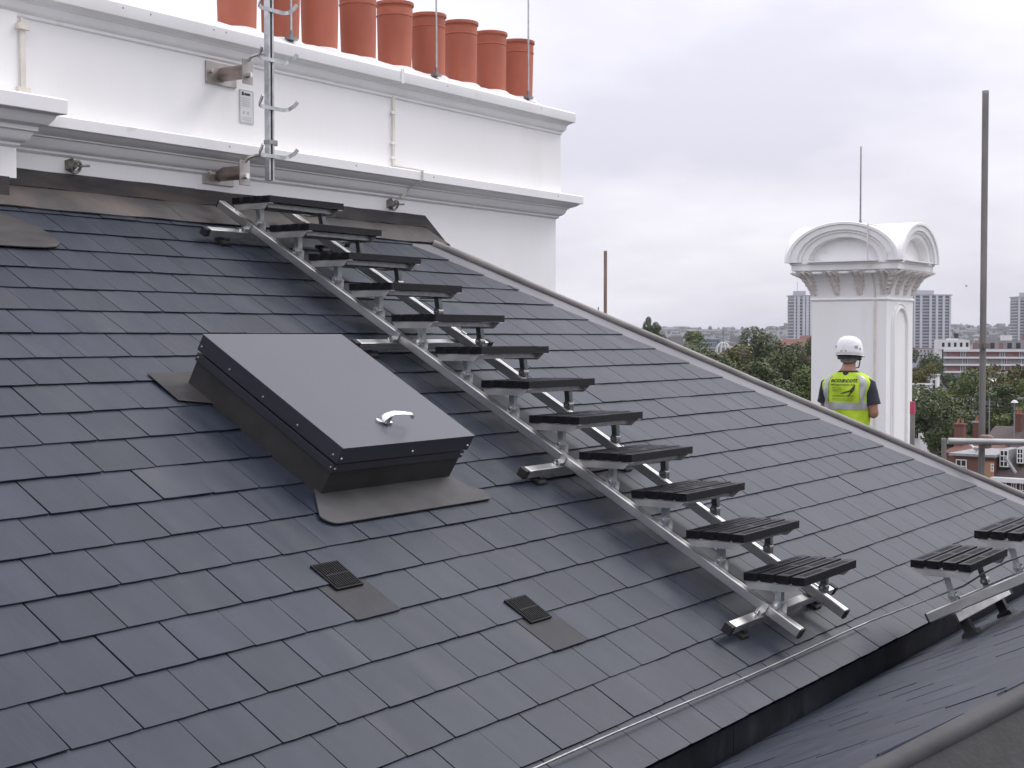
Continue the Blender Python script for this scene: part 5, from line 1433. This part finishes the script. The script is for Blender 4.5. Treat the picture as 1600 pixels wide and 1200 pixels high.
# aerial masts and lamps
for (px, r0, r1, y, kind, lab) in ((1481, 630, 688, 12, 0, 'thin aerial mast left of the brick chimneys'), (1507, 638, 678, 15, 1, 'pale lamp post above the roofs with a disc head'), (1518, 632, 682, 17, 2, 'thin lamp post with a hooked arm above the roofs'),
                                   (1570, 624, 678, 19, 0, 'thin aerial mast right of the tall scaffold pole')):
    xa, zt = pxz(px, r0); _, zb = pxz(px, r1 + 30)
    t_ = thing('mast', lab, 'mast', fr(xa, y, zb))
    mb = MB(); mb.tube([fr(xa, y, zb), fr(xa, y, zt)], .07, 6); mb.build('pole', M['greyp'], t_)
    if kind == 1:
        mb = MB(); mb.lathe([(0, .3), (.25, .2), (.4, 0), (0, -.05)], fr(xa, y, zt), 12); mb.build('lamp_head', M['offwhite'], t_)
    elif kind == 2:
        mb = MB(); mb.tube([fr(xa, y, zt), fr(xa - .3, y, zt + .1), fr(xa - .8, y, zt + .05)], .06, 6); mb.box(fr(xa - .75, y, zt), (.6, .2, .12), (X, Y, Z)); mb.build('lamp_arm', M['greyp'], t_)
    else:
        mb = MB()
        for q in range(4): mb.box(fr(xa, y, zt - .3 - .35 * q), (.9 - .12 * q, .05, .05), (X, Y, Z))
        mb.build('aerial', M['greyp'], t_)
# gull on the flat roof, bird in the sky
gx, gz = pxz(1516, 703)
gb = thing('gull', 'white gull perched on the flat grey roof near the scaffold pole', 'bird', fr(gx, 2, gz - .55))
def bird(parent, c, X_, sc):
    mb = MB(); rings = []
    for u, r, dz in ((-.32, .02, .06), (-.22, .07, .04), (-.05, .11, .0), (.1, .1, .02), (.18, .06, .1), (.22, .055, .16), (.27, .05, .2), (.32, .02, .19), (.37, .006, .18)):
        rings.append([c + X_ * (u * sc) + Y * (r * sc * math.cos(2 * math.pi * q / 8)) + Z * ((dz + r * math.sin(2 * math.pi * q / 8)) * sc) for q in range(8)])
    mb.loft(rings); mb.build('bird_body', M['bird'], parent, smooth=60)
bird(gb, fr(gx, 2, gz), -X, 1.9)
mb = MB(); mb.tube([fr(gx, 2.05, gz - .05), fr(gx, 2.05, gz - .62)], .03, 5); mb.tube([fr(gx, 1.95, gz - .05), fr(gx, 1.95, gz - .62)], .03, 5); mb.build('legs', M['bird_grey'], gb)
mb = MB(); mb.box(fr(gx + .18, 1.79, gz + .05), (.7, .04, .26), (X, Y, Z)); mb.box(fr(gx + .18, 2.21, gz + .05), (.7, .04, .26), (X, Y, Z)); mb.build('wing', M['bird_grey'], gb)
fbp = at(1510, 447, 160)
fly = thing('bird', 'tiny dark bird flying in the sky right of the wide tower block', 'bird', fbp)
mb = MB(); mb.tube([fbp - X * .16, fbp, fbp + X * .16], [.02, .07, .02], 7); mb.build('bird_body', M['bird_grey'], fly, smooth=60)
mb = MB(); mb.add([fbp - X * .05, fbp + X * .07, fbp - Y * .3 + Z * .14, fbp - Y * .28 + Z * .13 - X * .05], [(0, 1, 2, 3)]); mb.add([fbp - X * .05, fbp + X * .07, fbp + Y * .3 + Z * .14, fbp + Y * .28 + Z * .13 - X * .05], [(0, 1, 2, 3)]); mb.build('wing', M['bird_grey'], fly)

# ================================================================== haze
hz_ = MB(); hz_.bb(-8000, 8000, -8000, 8000, GZ - 2, 62)
hzo = hz_.build('haze', mat('haze_air', (1, 1, 1)))
hm2 = hzo.data.materials[0]; nt = hm2.node_tree
for nd in list(nt.nodes):
    if nd.type != 'OUTPUT_MATERIAL': nt.nodes.remove(nd)
vol = nt.nodes.new('ShaderNodeVolumePrincipled')
vol.inputs['Color'].default_value = (.80, .83, .93, 1)
vol.inputs['Density'].default_value = .00007
vol.inputs['Anisotropy'].default_value = .2
nt.links.new(vol.outputs[0], [nd for nd in nt.nodes if nd.type == 'OUTPUT_MATERIAL'][0].inputs['Volume'])
tag(hzo, 'pale even haze in the air over the town', 'haze', kind='stuff')

for o in LOCALS:
    if '_local' in o: del o['_local']
